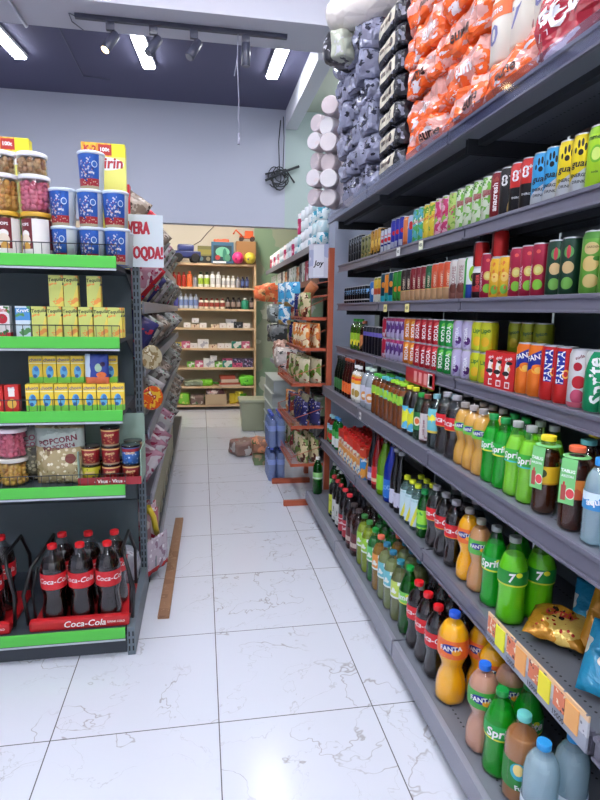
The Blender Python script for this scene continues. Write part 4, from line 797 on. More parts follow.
# pouches half-hidden beside the cups (dark red)
def packet_mesh(w_, h_, t, mats, seed=0, n=12, texts=(), crimp=.05, wr=.006, name='packet'):
    """closed soft packet standing on z=0, front to -Y"""
    mb = MB(); vs = []; 
    for side in (-1, 1):
        for j in range(n + 1):
            for i in range(n + 1):
                u, v = i / n * 2 - 1, j / n * 2 - 1
                b = (1 - abs(u) ** 2.6) * (1 - abs(v) ** 3.2); b = max(b, 0) ** .75
                e = 1 - max(abs(u), abs(v)) ** 8
                nz = noise.noise(Vector((u * 2.3 + seed * 3.1, v * 2.3 * h_ / w_, seed + side))) + .5 * noise.noise(Vector((u * 6 + seed, v * 6 * h_ / w_, seed * 2 + side)))
                y = side * (t / 2 * b) + nz * wr * 1.5 * e * (1 if b > .02 else .3) * side
                y = side * max(side * y, .0004) if side * y < .0004 else y
                vs.append((u * w_ / 2 * (1 - .06 * b * (1 - abs(v))), y + .004 * sin(u * 9 + seed) * abs(v) ** 6, (v + 1) / 2 * h_ + .004 * sin(v * 5 + u * 4 + seed) * (abs(v) < 1)))
    N = (n + 1) ** 2; fs = []
    for j in range(n):
        for i in range(n):
            a = j * (n + 1) + i; fs.append((a, a + 1, a + n + 2, a + n + 1)); a += N; fs.append((a, a + n + 1, a + n + 2, a + 1))
    ring = [i for i in range(n)] + [n + j * (n + 1) for j in range(n)] + [N - 1 - i for i in range(n)] + [N - 1 - n - j * (n + 1) for j in range(n)]
    for a, b in zip(ring, ring[1:] + ring[:1]): fs.append((a, a + N, b + N, b))
    mb.add(vs, fs, 0, True)
    if texts:
        tmp = mb.mesh('tmp', mats); fn = surfmap(tmp)
        for tx in texts: mb.text(tx[0], tx[1], fn, tx[4], .03, tx[6] if len(tx) > 6 else 0, tx[5] if len(tx) > 5 else 0, tx[2], tx[3])
        bpy.data.meshes.remove(tmp)
    return mb.mesh(name, mats)
def soft_mesh(w_, d, h_, mats, seed=0, n=8, k=6, wr=.01, fr=9, texts=(), name='pack', crisp=False):
    """soft rounded block, base on z=0, front -Y"""
    vs = {}; order = []; fs = []; fm = []
    def vid(p):
        key = tuple(round(x, 5) for x in p)
        if key not in vs: vs[key] = len(order); order.append(p)
        return vs[key]
    for ax in range(3):
        for sg in (-1, 1):
            for i in range(n):
                for j in range(n):
                    q = []
                    for (a, b) in ((i, j), (i + 1, j), (i + 1, j + 1), (i, j + 1)):
                        p = [0, 0, 0]; p[ax] = sg; p[(ax + 1) % 3] = a / n * 2 - 1; p[(ax + 2) % 3] = b / n * 2 - 1; q.append(vid(p))
                    fs.append(q if sg > 0 else q[::-1])
    out = []
    for p in order:
        m_ = max(abs(x) for x in p); s_ = sum(abs(x) ** k for x in p) ** (1 / k); f = m_ / s_
        v = Vector((p[0] * f * w_ / 2, p[1] * f * d / 2, p[2] * f * h_ / 2)); nr = Vector((p[0] / w_, p[1] / d, p[2] / h_)).normalized()
        q = v * fr + Vector((seed * 7.3, seed * 3.1, 0))
        a = noise.noise(q) + (.6 * abs(noise.noise(q * 2.1)) * 2 - .3 if not crisp else 1.6 * (noise.voronoi(q * 1.6)[0][0] - .45) + .5 * noise.noise(q * 4))
        v += nr * a * wr; out.append((v.x, v.y, max(v.z + h_ / 2, 0)))
    mb = MB().add(out, fs, 0, not crisp)
    if texts:
        tmp = mb.mesh('tmp', mats); fn = surfmap(tmp)
        for tx in texts: mb.text(tx[0], tx[1], fn, tx[4], .03, tx[6] if len(tx) > 6 else 0, tx[5] if len(tx) > 5 else 0, tx[2], tx[3])
        bpy.data.meshes.remove(tmp)
    return mb.mesh(name, mats)
BW = dict(bump=(14, .6, .012))
# top-right pouches and red box behind the sign
tag(link('snack_carton', MB().box(-.02, .02, -.03, .03, 0, .26).text('Alpinella', .035, flatmap(-.03), 1, .03, 0, V, 0, .13).mesh('c', [mat((200, 30, 50), .4), M_wtxt]), loc=(-.372, 3.10, 1.855)), 'narrow red carton with white sideways writing behind the blue tubs', 'box')
design('pouchred', 'snack_pouch', 'packet', 'dark red pouch', .06, .2, packet_mesh(.13, .21, .04, [art((120, 26, 36), [('n', 14, .55, (220, 200, 180)), ('n', 18, .62, (40, 20, 24))], **BW)], 3), ())
put('pouchred', -.345, 3.22, 1.855, radians(-30), label='dark red snack pouch poking out above the white sign')
put('pouchred', -.605, 2.68, zt, radians(20), label='dark pouch tip between the jars and the blue tubs')
# sign
sg = MB().box(-.30, .0, -.0015, .0015, 0, .248)
cm = lambda u, v: (u * .52, -.0022, v)
for q_ in (-.003, 0, .003):
    cm = lambda u, v, q_=q_: (u * .52, -.0022 - (q_ + .003) * .12, v)
    sg.text('VERA', .082, cm, 1, .015, 0, 0, (-.116 + q_) / .52, .182 + q_ * .3).text('YOQDA!', .082, cm, 1, .015, 0, 0, (-.086 + q_) / .52, .066 + q_ * .3)
tag(link('paper_sign', sg.mesh('sign', [mat((214, 226, 240), .6), mat((178, 36, 64), .6)]), loc=(-.180, 2.90, 1.697), rot=0), 'white paper sign with red letters beside the blue tubs', 'sign')
# juice boxes
def jb(key, look, base, layers, txt, tc_, w_=.056, h_=.127, d=.036, seed=0):
    carton(key, look, w_, d, h_, base, layers, [(txt, .020, 0, h_ * .86, .08, tc_)], straw=True, seed=seed)
jb('tyq', 'small yellow juice box', (226, 206, 90), [('b', .088, .098, (60, 60, 50)), ('e', -.006, .045, .014, .022, (60, 60, 40)), ('e', -.006, .047, .009, .014, (226, 214, 120)), ('g', .01, 3.2, (200, 206, 110)), ('n', 30, .63, (230, 150, 70))], 'Tequila', (40, 50, 40))
P['tyq']['look'] = 'small yellow juice box'
jb('blujb', 'small blue and white juice box', (206, 222, 232), [('b', .07, .12, (70, 140, 200)), ('n', 30, .6, (90, 150, 90))], 'Kruvt', WHT)
jb('redjb', 'small white juice box with red fruit', (226, 220, 220), [('e', 0, .075, .02, .02, (180, 30, 50)), ('b', 0, .02, (190, 40, 50)), ('n', 35, .64, (60, 120, 60))], 'Alma', (190, 30, 40))
jb('bird', 'small yellow carton with blue bird picture', (240, 206, 60), [('b', 0, .026, (120, 200, 70)), ('e', 0, .048, .015, .026, (100, 180, 224)), ('e', .003, .060, .009, .010, (60, 120, 190)), ('e', -.004, .03, .008, .008, (40, 90, 160)), ('b', .083, .087, (244, 240, 190))], 'choco', (70, 60, 140), .054, .116)
P['bird']['look'] = 'small yellow bird-print carton'
jb('redcart', 'small red carton with yellow picture', (206, 44, 40), [('e', 0, .035, .018, .02, (240, 190, 80)), ('r', -.012, .012, .065, .1, (244, 236, 230))], 'BIR', WHT, .056, .113)
z2 = 1.3726
xs2 = [-.722, -.660, -.598, -.537, -.476, -.416, -.360]
for i, x in enumerate(xs2): put('blujb' if i == 0 else 'tyq', x, 2.495, z2, radians(random.uniform(-3, 3)), EW['second'], order=x)
put('redjb', -.800, 2.495, z2, 0, EW['second'], order=-.8); put('redjb', -.87, 2.495, z2, 0, EW['second'], order=-.9)
for x in (-.588, -.530, -.440): put('tyq', x, 2.498, z2 + .1276, 0, EW['second'], 'up', order=x)
for x in xs2[1:]: put('tyq', x + .004, 2.54, z2, 0, EW['second'], 1, order=x)
z3 = 1.0586
for i in range(7): x = -.688 + i * .0576; put('bird', x - .02, 2.515, z3, radians(random.uniform(-3, 3)), EW['third'], order=x)
put('bird', -.760, 2.515, z3, 0, EW['third'], order=-.76) if 0 else None
for i in range(2): put('redcart', -.79 - i * .062, 2.515, z3, 0, EW['third'], order=-i)
for i in range(5): x = -.700 + i * .0565; put('bird', x, 2.555, z3 + .1166, 0, EW['third'], 'up', order=x)
for i in range(6): x = -.690 + i * .0576; put('bird', x, 2.555, z3, 0, EW['third'], 1, order=x)
put('bird', -.395, 2.56, z3 + .1166, 0, EW['third'], 'up', order=-.39)
bb = packet_mesh(.098, .128, .028, [art((50, 70, 150), [('r', -.06, -.026, 0, .2, (206, 222, 236)), ('e', .008, .07, .014, .018, (170, 200, 170)), ('e', .02, .04, .02, .012, (220, 110, 50)), ('b', 0, .03, (220, 110, 60)), ('e', .026, .085, .010, .010, (60, 40, 80))], rough=.35)], 4)
tag(link('snack_packet', bb, loc=(-.443, 2.50, z3 + .117), rot=radians(-4)), 'blue and white packet standing on the small yellow cartons', 'packet')
# fourth shelf
z4 = .7256
for i, x in enumerate((-.79, -.925)): put('jaryelt', x - .03, 2.56, z4, 0, EW['fourth'], order=x); put('jarpinkt', x - .03, 2.56, z4 + .1255, 0, EW['fourth'], 'up', order=x)
pcm = art((176, 158, 116), [('v', 48, .44, (226, 214, 180)), ('v', 30, .22, (240, 232, 206)), ('n', 34, .62, (140, 118, 84)), ('b', .17, .25, (170, 180, 172)), ('e', .05, .12, .022, .022, (120, 60, 50))], rough=.18, bump=(30, .8, .01))
pcm2 = art((90, 86, 66), [('v', 48, .40, (150, 142, 112)), ('n', 28, .56, (60, 56, 44)), ('b', .17, .25, (130, 136, 130))], rough=.18, bump=(30, .8, .01))
maroon = mat((110, 24, 50), .4)
def pop(x, y, m_, rot, label, w_=.175, seed=1):
    me = packet_mesh(w_, .262, .075, [m_, maroon, mat((190, 120, 130), .4)], seed, 14, [('POPCORN', .034, .0, .200, 1, .18), ('POPCORN', .028, .005, .172, 1, .18)], wr=.01)
    tag(link('popcorn_bag', me, loc=(x, y, z4), rot=rot), label, 'bag', 'popcorn bags on the fourth green-lipped shelf')
pop(-.765, 2.60, pcm2, radians(8), 'darker clear popcorn bag beside the pink jar', .20, 2)
pop(-.618, 2.545, pcm, radians(-6), 'pale clear popcorn bag beside the small red tins', .21, 5)
tr = MB()
tw0, tw1 = -.540, -.272
tr.box(tw0, tw1, 2.494, 2.694, z4, z4 + .004).box(tw0, tw0 + .004, 2.494, 2.694, z4, z4 + .15).box(tw1 - .004, tw1, 2.494, 2.694, z4, z4 + .15)
tr.box(tw0, tw1, 2.690, 2.694, z4, z4 + .285, 0, .0015)
tray = tr.box(tw0, tw1, 2.490, 2.494, z4, z4 + .035, 1).text('- Vkus - Vkus -', .022, flatmap(2.490), 2, .02, 0, 0, (tw0 + tw1) / 2, z4 + .017)
tag(link('display_tray', tray.mesh('tray', [mat((150, 176, 160), .5), mat((150, 34, 44), .5), M_wtxt])), 'pale green display tray holding small red tins', 'tray')
def tin(key, look, base, layers, seed=0):
    r, h = .0405, .083
    mb = MB().lathe([(r * .9, 0), (r, h - .008)], 20, 0, caps=(True, False)).text('choco', .017, cylmap(r), 1, .03, 0, .08, 0, h * .62)
    design(key, 'snack_tin', 'tin', look, r, h, mb.mesh('tin', [art(base, layers, cyl=r, seed=seed), mat((236, 200, 140), .4)]), [('lid', MB().lathe([(r * 1.04, h - .009), (r * 1.04, h)], 20).mesh('lid', [clear((190, 190, 200))]), 'clear lid', ())])
tin('tinred', 'small red tin', (150, 28, 36), [('rv', -.03, .03, .01, .045, 90, .4, (216, 140, 90)), ('rv', -.03, .03, .01, .05, 120, .25, (60, 20, 24)), ('b', 0, .008, (220, 190, 150)), ('b', .066, .072, (226, 190, 120))])
tin('tinblue', 'small blue speckled tin', (60, 110, 180), [('v', 80, .34, (210, 226, 240)), ('b', .055, .07, (150, 40, 50))])
tin('tinyel', 'small yellow tin', (206, 200, 50), [('n', 30, .58, (40, 40, 30))])
TW = 'fourth green-lipped shelf'
for i, x in enumerate((-.492, -.406, -.320)):
    put(('tinyel', 'tinred', 'tinred')[i], x, 2.54, z4 + .0045, 0, TW, order=x)
    put(('tinred', 'tinred', 'tinblue')[i], x, 2.54, z4 + .088, 0, TW, 'up', order=x)
put('tinred', -.406, 2.54, z4 + .1715, 0, TW, 'up2', order=0)
for i, x in enumerate((-.492, -.406, -.320)):
    put('tinred', x, 2.625, z4 + .0045, 0, TW, 1, order=x)
put('tinred', -.320, 2.625, z4 + .088, 0, TW, 3, order=0)
# cola racks on the base shelf
def cola_rack(cx, side):
    z5 = .1325
    b = MB().box(-.20, .20, -.055, .28, 0, .014, 0, .003).box(-.205, .205, -.085, -.05, 0, .05, 0, .012)
    b.text('Coca-Cola', .040, flatmap(-.085), 1, .012, .22, 0, .02, .026).text('DRINK COLD', .012, flatmap(-.085), 1, .01, 0, 0, .15, .026)
    o = tag(link('bottle_rack', b.mesh('rack', [mat((190, 30, 36), .4), M_wtxt]), loc=(cx, 2.43, z5)), {'r': 'red bottle display rack with white script and black side bars', 'l': 'red bottle display rack cut off by the left picture edge'}[side], 'rack', 'red bottle racks on the bottom green-lipped shelf')
    for s_ in (-1, 1):
        t = MB().tube([(s_ * .215, -.05, .02), (s_ * .225, -.06, .16), (s_ * .195, -.04, .27), (s_ * .17, .03, .305), (s_ * .17, .24, .305), (s_ * .195, .27, .2), (s_ * .195, .27, .02)], .008, 8)
        t.tube([(s_ * .20, .0, .015), (s_ * .205, -.01, .15), (s_ * .185, .02, .25)], .006, 6)
        link('side_bar', t.mesh('bar', [M_black]), o, label='bent black tube')
    for j, y in enumerate((2.425, 2.550)):
        for i, dx in enumerate((-.115, -.002, .112)):
            if side == 'l' and i == 0: continue
            put('cokeleft', cx + dx + (.012 if j else 0), y, z5 + .0145, radians(random.uniform(-8, 25)), {'r': 'right red rack', 'l': 'left red rack'}[side], j, order=dx)
cola_rack(-.530, 'r'); cola_rack(-1.015, 'l')
wrap_m = clear((206, 212, 220))
tag(link('plastic_bag', soft_mesh(.42, .16, .16, [art((176, 178, 190), [('n', 8, .56, (150, 110, 120)), ('n', 16, .6, (214, 216, 224))], rough=.15, bump=(16, .8, .02))], 4, wr=.02), loc=(-.54, 2.80, .1330)), 'crumpled clear plastic bag lying behind the cola bottles', 'bag')
tag(link('paper_cup', MB().lathe([(.028, 0), (.022, .10)], 16).mesh('cup', [mat((216, 220, 224), .5)]), loc=(-.362, 2.80, .1330), rot=0), 'upturned white paper cup beside the right red rack', 'cup')

# ------------------------------------------------------------------ aisle side of the left gondola
ag = link('aisle_shelving', None, loc=(-.75, 5.0, 0)); tag(ag, 'long grey shelving along the left side of the aisle, loaded with packets', 'shelving')
ax_, ay_ = .75, -5.0
AY0, AY1 = 3.0, 7.2
AZ = [('base', -.27, .14), ('s2', -.285, .50), ('s3', -.29, .86), ('s4', -.30, 1.20), ('s5', -.30, 1.52), ('s6', -.315, 1.84)]
link('back_panel', MB().box(-.80 + ax_, -.79 + ax_, AY0 + ay_, AY1 + ay_, 0, 1.9).mesh('p', [darkp]), ag)
for k in range(5):
    yy = AY0 + .02 + k * (AY1 - AY0 - .04) / 4
    u = MB().box(-.79 + ax_, -.75 + ax_, yy - .015 + ay_, yy + .015 + ay_, 0, 1.9)
    link('upright', u.mesh('u', [steel]), ag)
for nm, xf, z in AZ:
    s_ = link('base_shelf' if nm == 'base' else 'shelf', MB().box(-.785 + ax_, xf + ax_, AY0 + ay_, AY1 + ay_, z - .02, z).mesh('s', [steel]), ag)
    link('price_rail', MB().box(xf + ax_ + .0005, xf + ax_ + .012, AY0 + ay_, AY1 + ay_, z - .05, z + .012, 0, .003).mesh('r', [mat((128, 130, 140), .35)]), s_)
    if nm == 'base': link('kick_panel', MB().box(xf + ax_ - .04, xf + ax_ - .03, AY0 + ay_, AY1 + ay_, 0, z - .02).mesh('k', [steel_d]), s_)
AW = {'base': 'lowest aisle shelf', 's2': 'second aisle shelf from the floor', 's3': 'third aisle shelf from the floor', 's4': 'fourth aisle shelf from the floor', 's5': 'fifth aisle shelf from the floor', 's6': 'top aisle shelf'}
AW = {k: v.replace(' from the floor', '') + (' up' if 'floor' in v else '') for k, v in AW.items()}
pk = [('pkgrey', 'grey clear-wrapped packet', (128, 128, 124), [('n', 9, .52, (160, 160, 154)), ('n', 22, .58, (92, 86, 82)), ('n', 30, .66, (90, 150, 120))]),
      ('pkpink', 'pink and clear packet', (176, 130, 146), [('n', 12, .5, (206, 196, 200)), ('n', 18, .6, (150, 50, 80))]),
      ('pkred', 'red and white packet', (176, 40, 50), [('n', 10, .56, (186, 170, 170)), ('n', 20, .62, (60, 40, 110))]),
      ('pkblue', 'dark blue packet', (50, 50, 100), [('n', 10, .60, (150, 150, 180)), ('n', 20, .62, (170, 50, 70))]),
      ('pkbrown', 'brown-grey packet', (128, 114, 102), [('n', 12, .5, (170, 158, 146)), ('n', 24, .6, (84, 72, 66))]),
      ('pkwhite', 'white packet', (180, 178, 180), [('n', 12, .56, (160, 150, 160)), ('n', 22, .64, (180, 90, 100))])]
for i, (k, lk, b, ls) in enumerate(pk):
    for v in range(2):
        design(k + str(v), 'household_packet', 'packet', lk, .1, .26, packet_mesh(.21, .23 - .02 * v, .05, [art(b, ls, rough=.22, bump=(22, .7, .01), seed=i * 2 + v)], i * 3 + v + 1, 10, wr=.010), ())
rnd = random.Random(11)
seqs = {'s6': 'brgwbgpgwgbg', 's5': 'prgugwggbgpgbg', 's4': 'uggbggggwggbgg', 's3': 'gwggbggggbbgg', 's2': 'pppwpgggbbgbgb'}
kk = {'g': 'pkgrey', 'p': 'pkpink', 'r': 'pkred', 'u': 'pkblue', 'b': 'pkbrown', 'w': 'pkwhite'}
for nm, xf, z in AZ:
    if nm == 'base': continue
    sq = seqs[nm]; n = len(sq)
    for i, ch in enumerate(sq):
        tl = radians(36 + rnd.uniform(-8, 8)); y = 3.10 + i * (3.95 / n) + rnd.uniform(-.02, .02)
        put(kk[ch] + str(rnd.randint(0, 1)), xf - .125, y, z + .012 + .105 * sin(tl), radians(18 + rnd.uniform(-10, 14)), AW[nm], order=-y if 0 else y, tilt=(0, tl))
# discs with colourful prints near the end post
def disc_toy(z, c, ls, label, r=.062):
    mb = MB().lathe([(r, -.006), (r * 1.04, 0), (r, .006), (r * .9, .007)], 28)
    o = link('toy_disc', mb.mesh('disc', [art(c, ls, rough=.3)]), loc=(-.262, 3.02, z)); o.rotation_euler = (radians(90), 0, radians(35)); tag(o, label, 'toy', 'round toys by the end post')
disc_toy(1.245, (190, 180, 150), [('n', 26, .5, (140, 120, 80)), ('n', 40, .62, (226, 220, 200))], 'round beige printed toy beside the end post, above the orange one')
disc_toy(1.03, (222, 90, 30), [('n', 22, .5, (236, 190, 60)), ('n', 34, .58, (190, 40, 40)), ('n', 30, .66, (240, 240, 230))], 'round orange and red printed toy beside the end post')
# open cartons on the lowest shelf
for i in range(7):
    y = 3.50 + i * .30; w_, d_, h_ = .27, .17, .22
    b = MB(); x0, x1 = -.56, -.283
    b.box(x0, x1, y - d_ / 2, y + d_ / 2, .141, .146).box(x0, x0 + .004, y - d_ / 2, y + d_ / 2, .146, .38).box(x1 - .004, x1, y - d_ / 2, y + d_ / 2, .146, .23)
    b.box(x0, x1, y - d_ / 2, y - d_ / 2 + .004, .146, .40).box(x0, x1, y + d_ / 2 - .004, y + d_ / 2, .146, .40)
    b.box(x0 + .01, x1 - .01, y - d_ / 2 + .01, y + d_ / 2 - .01, .147, .26 + .02 * (i % 3), 1)
    o = link('open_carton', b.mesh('carton', [mat((176, 172, 150), .7), art((110, 104, 94), [('v', 26, .36, (170, 168, 160)), ('n', 14, .6, (60, 100, 110) if i == 2 else (70, 64, 60))], rough=.4)]))
    REG.append((o, 'olive-grey open carton', 'lowest aisle shelf', 0, y)); o['category'] = 'box'; o['group'] = 'open cartons on the lowest aisle shelf'
for i, (y, z, c) in enumerate([(3.10, .145, (186, 90, 110)), (3.22, .145, (214, 180, 190)), (3.06, .20, (200, 150, 160))]):
    tag(link('gift_packet', packet_mesh(.17, .24, .03, [art(c, [('n', 14, .56, (236, 226, 226)), ('n', 20, .64, (170, 40, 60))], rough=.3)], 30 + i), loc=(-.33 - .02 * i, y, z), rot=radians(30)), ['pink flat packet leaning at the near end of the lowest aisle shelf', 'pale pink flat packet second on the lowest aisle shelf', 'light rose flat packet highest at the near end of the lowest aisle shelf'][i], 'packet', 'pink packets on the lowest aisle shelf')
tag(link('yellow_toy', MB().tube([(-.30, 3.02, .43), (-.275, 3.05, .36), (-.27, 3.08, .30), (-.262, 3.10, .24)], .016, 8).tube([(-.30, 3.04, .40), (-.31, 3.12, .36), (-.27, 3.16, .25)], .012, 8).mesh('toy', [mat((226, 200, 50), .35)])), 'yellow bent plastic toy hanging over the pink packets', 'toy')
hb = packet_mesh(.20, .20, .02, [art((190, 176, 190), [('v', 34, .34, (226, 220, 226)), ('b', 0, .03, (190, 50, 56)), ('n', 18, .6, (150, 120, 140))], rough=.15, bump=(26, .7, .01))], 44)
tag(link('hanging_pack', hb, loc=(-.255, 3.04, -.0 + .055), rot=radians(62)), 'pale pink and red pack hanging low at the near end of the aisle shelving', 'packet')
fl = [( -.30, 3.12, 1.88, 40), (-.42, 3.5, 1.88, 50), (-.36, 4.1, 1.88, 30)]
# small white tag rail above the lowest second shelf, and the wooden plank leaning flat on the floor
pl = MB().box(-.028, .028, -.66, .66, 0, .018, 0, .003)
tag(link('wooden_plank', pl.mesh('plank', [art((150, 112, 84), [('n', 6, .56, (136, 98, 72)), ('n', 40, .6, (160, 124, 96))], rough=.6)]), loc=(-.187, 3.265, .001), rot=radians(-1.2)), 'long brown wooden plank lying on the floor beside the left shelving', 'plank')

# ------------------------------------------------------------------ wooden shelving on the back wall
wood = art((222, 190, 150), [('n', 3, .55, (214, 180, 138))], rough=.55)
ws = link('wooden_shelving', None, loc=(0, 8.6, 0)); tag(ws, 'pale wooden shelving against the back wall at the end of the aisle', 'shelving')
BZ = [2.155, 1.815, 1.505, 1.225, .925, .64, .36, .08]
BX0, BX1 = -1.25, .80
for i, z in enumerate(BZ):
    link('shelf', MB().box(BX0, BX1 - .03, -.20, .14, z - .03, z).mesh('board', [wood]), ws)
for x in (BX1 - .03, -.42 - .03, BX0 - .03):
    link('post', MB().box(x, x + .03, -.202 - (.0 if x > .5 else .03), -.17 if x < .5 else .14, 0, 2.16 if x < .5 else 2.155).mesh('post', [wood]), ws)
link('back_board', MB().box(BX0, BX1, .141, .149, 0.05, 2.155).mesh('b', [mat((190, 184, 156), .8)]), ws)
BS = ['top wooden shelf', 'second wooden shelf', 'third wooden shelf', 'fourth wooden shelf', 'fifth wooden shelf', 'sixth wooden shelf', 'seventh wooden shelf', 'lowest wooden shelf']
def shb(key, look, r, h, body, cap, band=None, cat='bottle'):
    pr = [(r * .96, 0), (r, .006), (r, h * .72), (r * .8, h * .8), (r * .45, h * .83)]
    me = MB().lathe(pr, 12).mesh('bottle', [art(body, [('b', h * .2, h * .6, band)] if band else [], rough=.35)])
    design(key, 'care_bottle', cat, look, r, h, me, [('cap', MB().lathe([(r * .5, h * .825), (r * .5, h), (r * .45, h + .002)], 10).mesh('cap', [mat(cap, .4)]), None, ())])
shb('bred', 'red toiletry bottle', .035, .23, (170, 50, 36), (150, 40, 30)); shb('borg', 'orange toiletry bottle', .045, .25, (226, 110, 60), (226, 110, 60))
shb('bgrn', 'green and white toiletry bottle', .044, .24, (230, 234, 220), (40, 60, 40), (160, 190, 60)); shb('bwht', 'white toiletry bottle', .042, .25, (234, 234, 234), (226, 226, 226), (206, 206, 206))
shb('bwhs', 'short white toiletry bottle', .034, .19, (232, 230, 228), (226, 226, 226), (196, 196, 200)); shb('bgry', 'grey toiletry bottle', .036, .18, (150, 150, 160), (110, 110, 120)); shb('bblu', 'navy blue toiletry bottle', .032, .18, (30, 40, 90), (30, 36, 70), (90, 110, 170)); shb('bteal', 'green toiletry bottle', .034, .18, (40, 150, 110), (220, 226, 220))
shb('bspray', 'silver-blue spray bottle', .034, .21, (190, 200, 216), (200, 206, 216), (120, 140, 190)); shb('bvio', 'violet-capped spray bottle', .034, .21, (90, 90, 170), (80, 70, 150)); shb('bsauce', 'white and red squat bottle', .036, .15, (226, 220, 200), (150, 40, 40), (150, 60, 50)); shb('bdark', 'dark brown bottle', .038, .17, (50, 40, 40), (30, 26, 26), (150, 130, 120)); shb('bgp', 'green pump bottle', .055, .16, (40, 140, 110), (226, 226, 226))
x = -.42
for k, n in (('bred', 3), ('borg', 1), ('bgry', 1), ('bgrn', 2), ('bwht', 2), ('bwhs', 3), ('bgry', 1), ('bblu', 3), ('bwhs', 1), ('bteal', 1)):
    for _ in range(n):
        r = P[k]['r'] * .9
        if x + 2 * r > .74: continue
        put(k, x + r, 8.50, BZ[1] + .0006, 0, BS[1], order=x, scale=(.9, .9, .9)); x += 2 * r + .008
x = -.40
for k, n in (('bvio', 1), ('bspray', 4), ('bsauce', 5), ('bdark', 3)):
    for _ in range(n):
        r = P[k]['r']
        if x + 2 * r > .60: continue
        put(k, x + r, 8.50, BZ[2] + .0006, 0, BS[2], order=x); x += 2 * r + (.004 if k != 'bsauce' else .006)
put('bgp', .642, 8.50, BZ[2] + .0006, 0, BS[2], order=x); put('bdark', .745, 8.50, BZ[2] + .0006, 0, BS[2], order=x + .2)
def bx(key, look, w_, d, h, c, layers=(), name='carton', cat='box', seed=0): design(key, name, cat, look, max(w_, d) / 2, h, MB().box(-w_ / 2, w_ / 2, -d / 2, d / 2, 0, h, 0, .003).mesh('box', [art(c, layers, rough=.5, seed=seed)]), ())
bx('wbox', 'small white box', .10, .10, .07, (232, 228, 224), [('n', 20, .62, (190, 160, 160))]); bx('cbox', 'small cream box', .12, .1, .05, (226, 206, 180), [('n', 20, .6, (150, 90, 80))]); bx('dbox', 'small dark box', .13, .1, .09, (40, 44, 50), [('n', 20, .58, (150, 150, 160))])
bx('gbox', 'small green box', .11, .1, .08, (120, 190, 80), [('n', 16, .58, (226, 230, 220))]); bx('ybox', 'small yellow box', .12, .1, .08, (224, 206, 60), [('n', 16, .6, (60, 110, 150))]); bx('pbox', 'small pink box', .12, .1, .10, (206, 110, 140), [('n', 16, .56, (236, 226, 230))]); bx('vbox', 'dark floral tissue pack', .15, .1, .065, (70, 60, 90), [('n', 24, .54, (170, 160, 200)), ('n', 20, .64, (206, 90, 130))]); bx('mbox', 'magenta tissue pack', .15, .1, .065, (206, 90, 130), [('n', 24, .54, (120, 50, 90))])
bx('lbox', 'larger white box', .16, .12, .13, (232, 230, 228), [('n', 12, .6, (180, 180, 190))]); bx('tbox', 'teal box', .14, .12, .10, (50, 140, 120), [('n', 12, .55, (220, 225, 220))])
def fill(si, lst, x0=-.30, y=8.50, zo=0, rank=0):
    x = x0
    for k in lst:
        if k != '_':
            d = P[k]; w_ = d['r'] * 2
            if x + w_ > .765: break
            put(k, x + w_ / 2, y, BZ[si] + .0006 + zo, 0, BS[si], rank, order=x)
            x += w_ + .006
        else: x += .06
fill(3, ['wbox', 'cbox', 'wbox', '_', 'cbox', 'wbox', 'wbox', 'dbox', 'wbox', 'bgry', 'ybox'], -.26)
fill(3, ['wbox'], -.14, zo=.0705, rank='up'); fill(3, ['lbox', 'wbox'], .36, y=8.62, rank=1)
fill(4, ['ybox', 'pbox', 'wbox', 'lbox', 'cbox', 'wbox', 'wbox', 'tbox', 'pbox', 'dbox'], -.42)
fill(5, ['gbox', 'pbox', 'lbox', 'gbox', 'tbox', 'mbox', 'vbox', 'vbox'], -.22); fill(5, ['mbox', 'vbox', 'vbox'], .30, zo=.0655, rank='up'); fill(5, ['wbox'], .12, zo=.1005, rank='up')
# soft and odd goods on the low wooden shelves
def blob(x, y, z, w_, d, h, c, layers, label, cat='bag', name='plastic_bag', seed=0, rot=0, wr=.02):
    tag(link(name, soft_mesh(w_, d, h, [art(c, layers, rough=.4, bump=(12, .7, .02), seed=seed)], seed, wr=wr), loc=(x, y, z), rot=rot), label, cat)
blob(-.13, 8.5, BZ[6] + .001, .28, .2, .09, (150, 160, 130), [('n', 12, .56, (190, 196, 176))], 'grey-green soft pack at the left end of the seventh wooden shelf', seed=3)
def sponge_broom(x, z, c, label, L=.30):
    b = soft_mesh(L * .6, .12, .09, [mat(c, .6, bump=(30, 1.0, .02))], 9, wr=.02); o = tag(link('cleaning_brush', b, loc=(x, 8.5, z + .001)), label, 'brush', 'green brushes on the low wooden shelves')
    link('handle', MB().tube([(L * .28, 0, .04), (L * .7, 0, .03)], .016, 8).mesh('h', [mat((60, 150, 40), .4)]), o)
sponge_broom(.06, BZ[6], (130, 206, 50), 'bright green brush lying in the middle of the seventh wooden shelf'); 
blob(.66, 8.5, BZ[6] + .001, .22, .2, .15, (120, 220, 60), [('n', 12, .6, (60, 150, 40))], 'bright lime plastic bundle at the right end of the seventh wooden shelf', seed=5)
tag(link('paper_stack', MB().box(-.16, .16, -.1, .1, 0, .02).box(-.15, .16, -.1, .1, .022, .05, 1).box(-.13, .13, -.09, .09, .052, .10, 0).box(-.14, .08, -.09, .09, .102, .15, 1).mesh('s', [mat((226, 200, 176), .6), mat((190, 90, 70), .6)]), loc=(.40, 8.5, BZ[6] + .001), rot=.1), 'stack of flat cream and red packs on the seventh wooden shelf', 'packs')
blob(-.27, 8.5, BZ[7] + .001, .16, .2, .17, (130, 206, 60), [('n', 12, .62, (226, 230, 120))], 'bright green pack at the left of the lowest wooden shelf', seed=6)
blob(-.07, 8.5, BZ[7] + .001, .22, .2, .14, (120, 96, 86), [('n', 14, .54, (200, 190, 176)), ('n', 18, .62, (70, 120, 60))], 'brown and white mixed bundle on the lowest wooden shelf', seed=7)
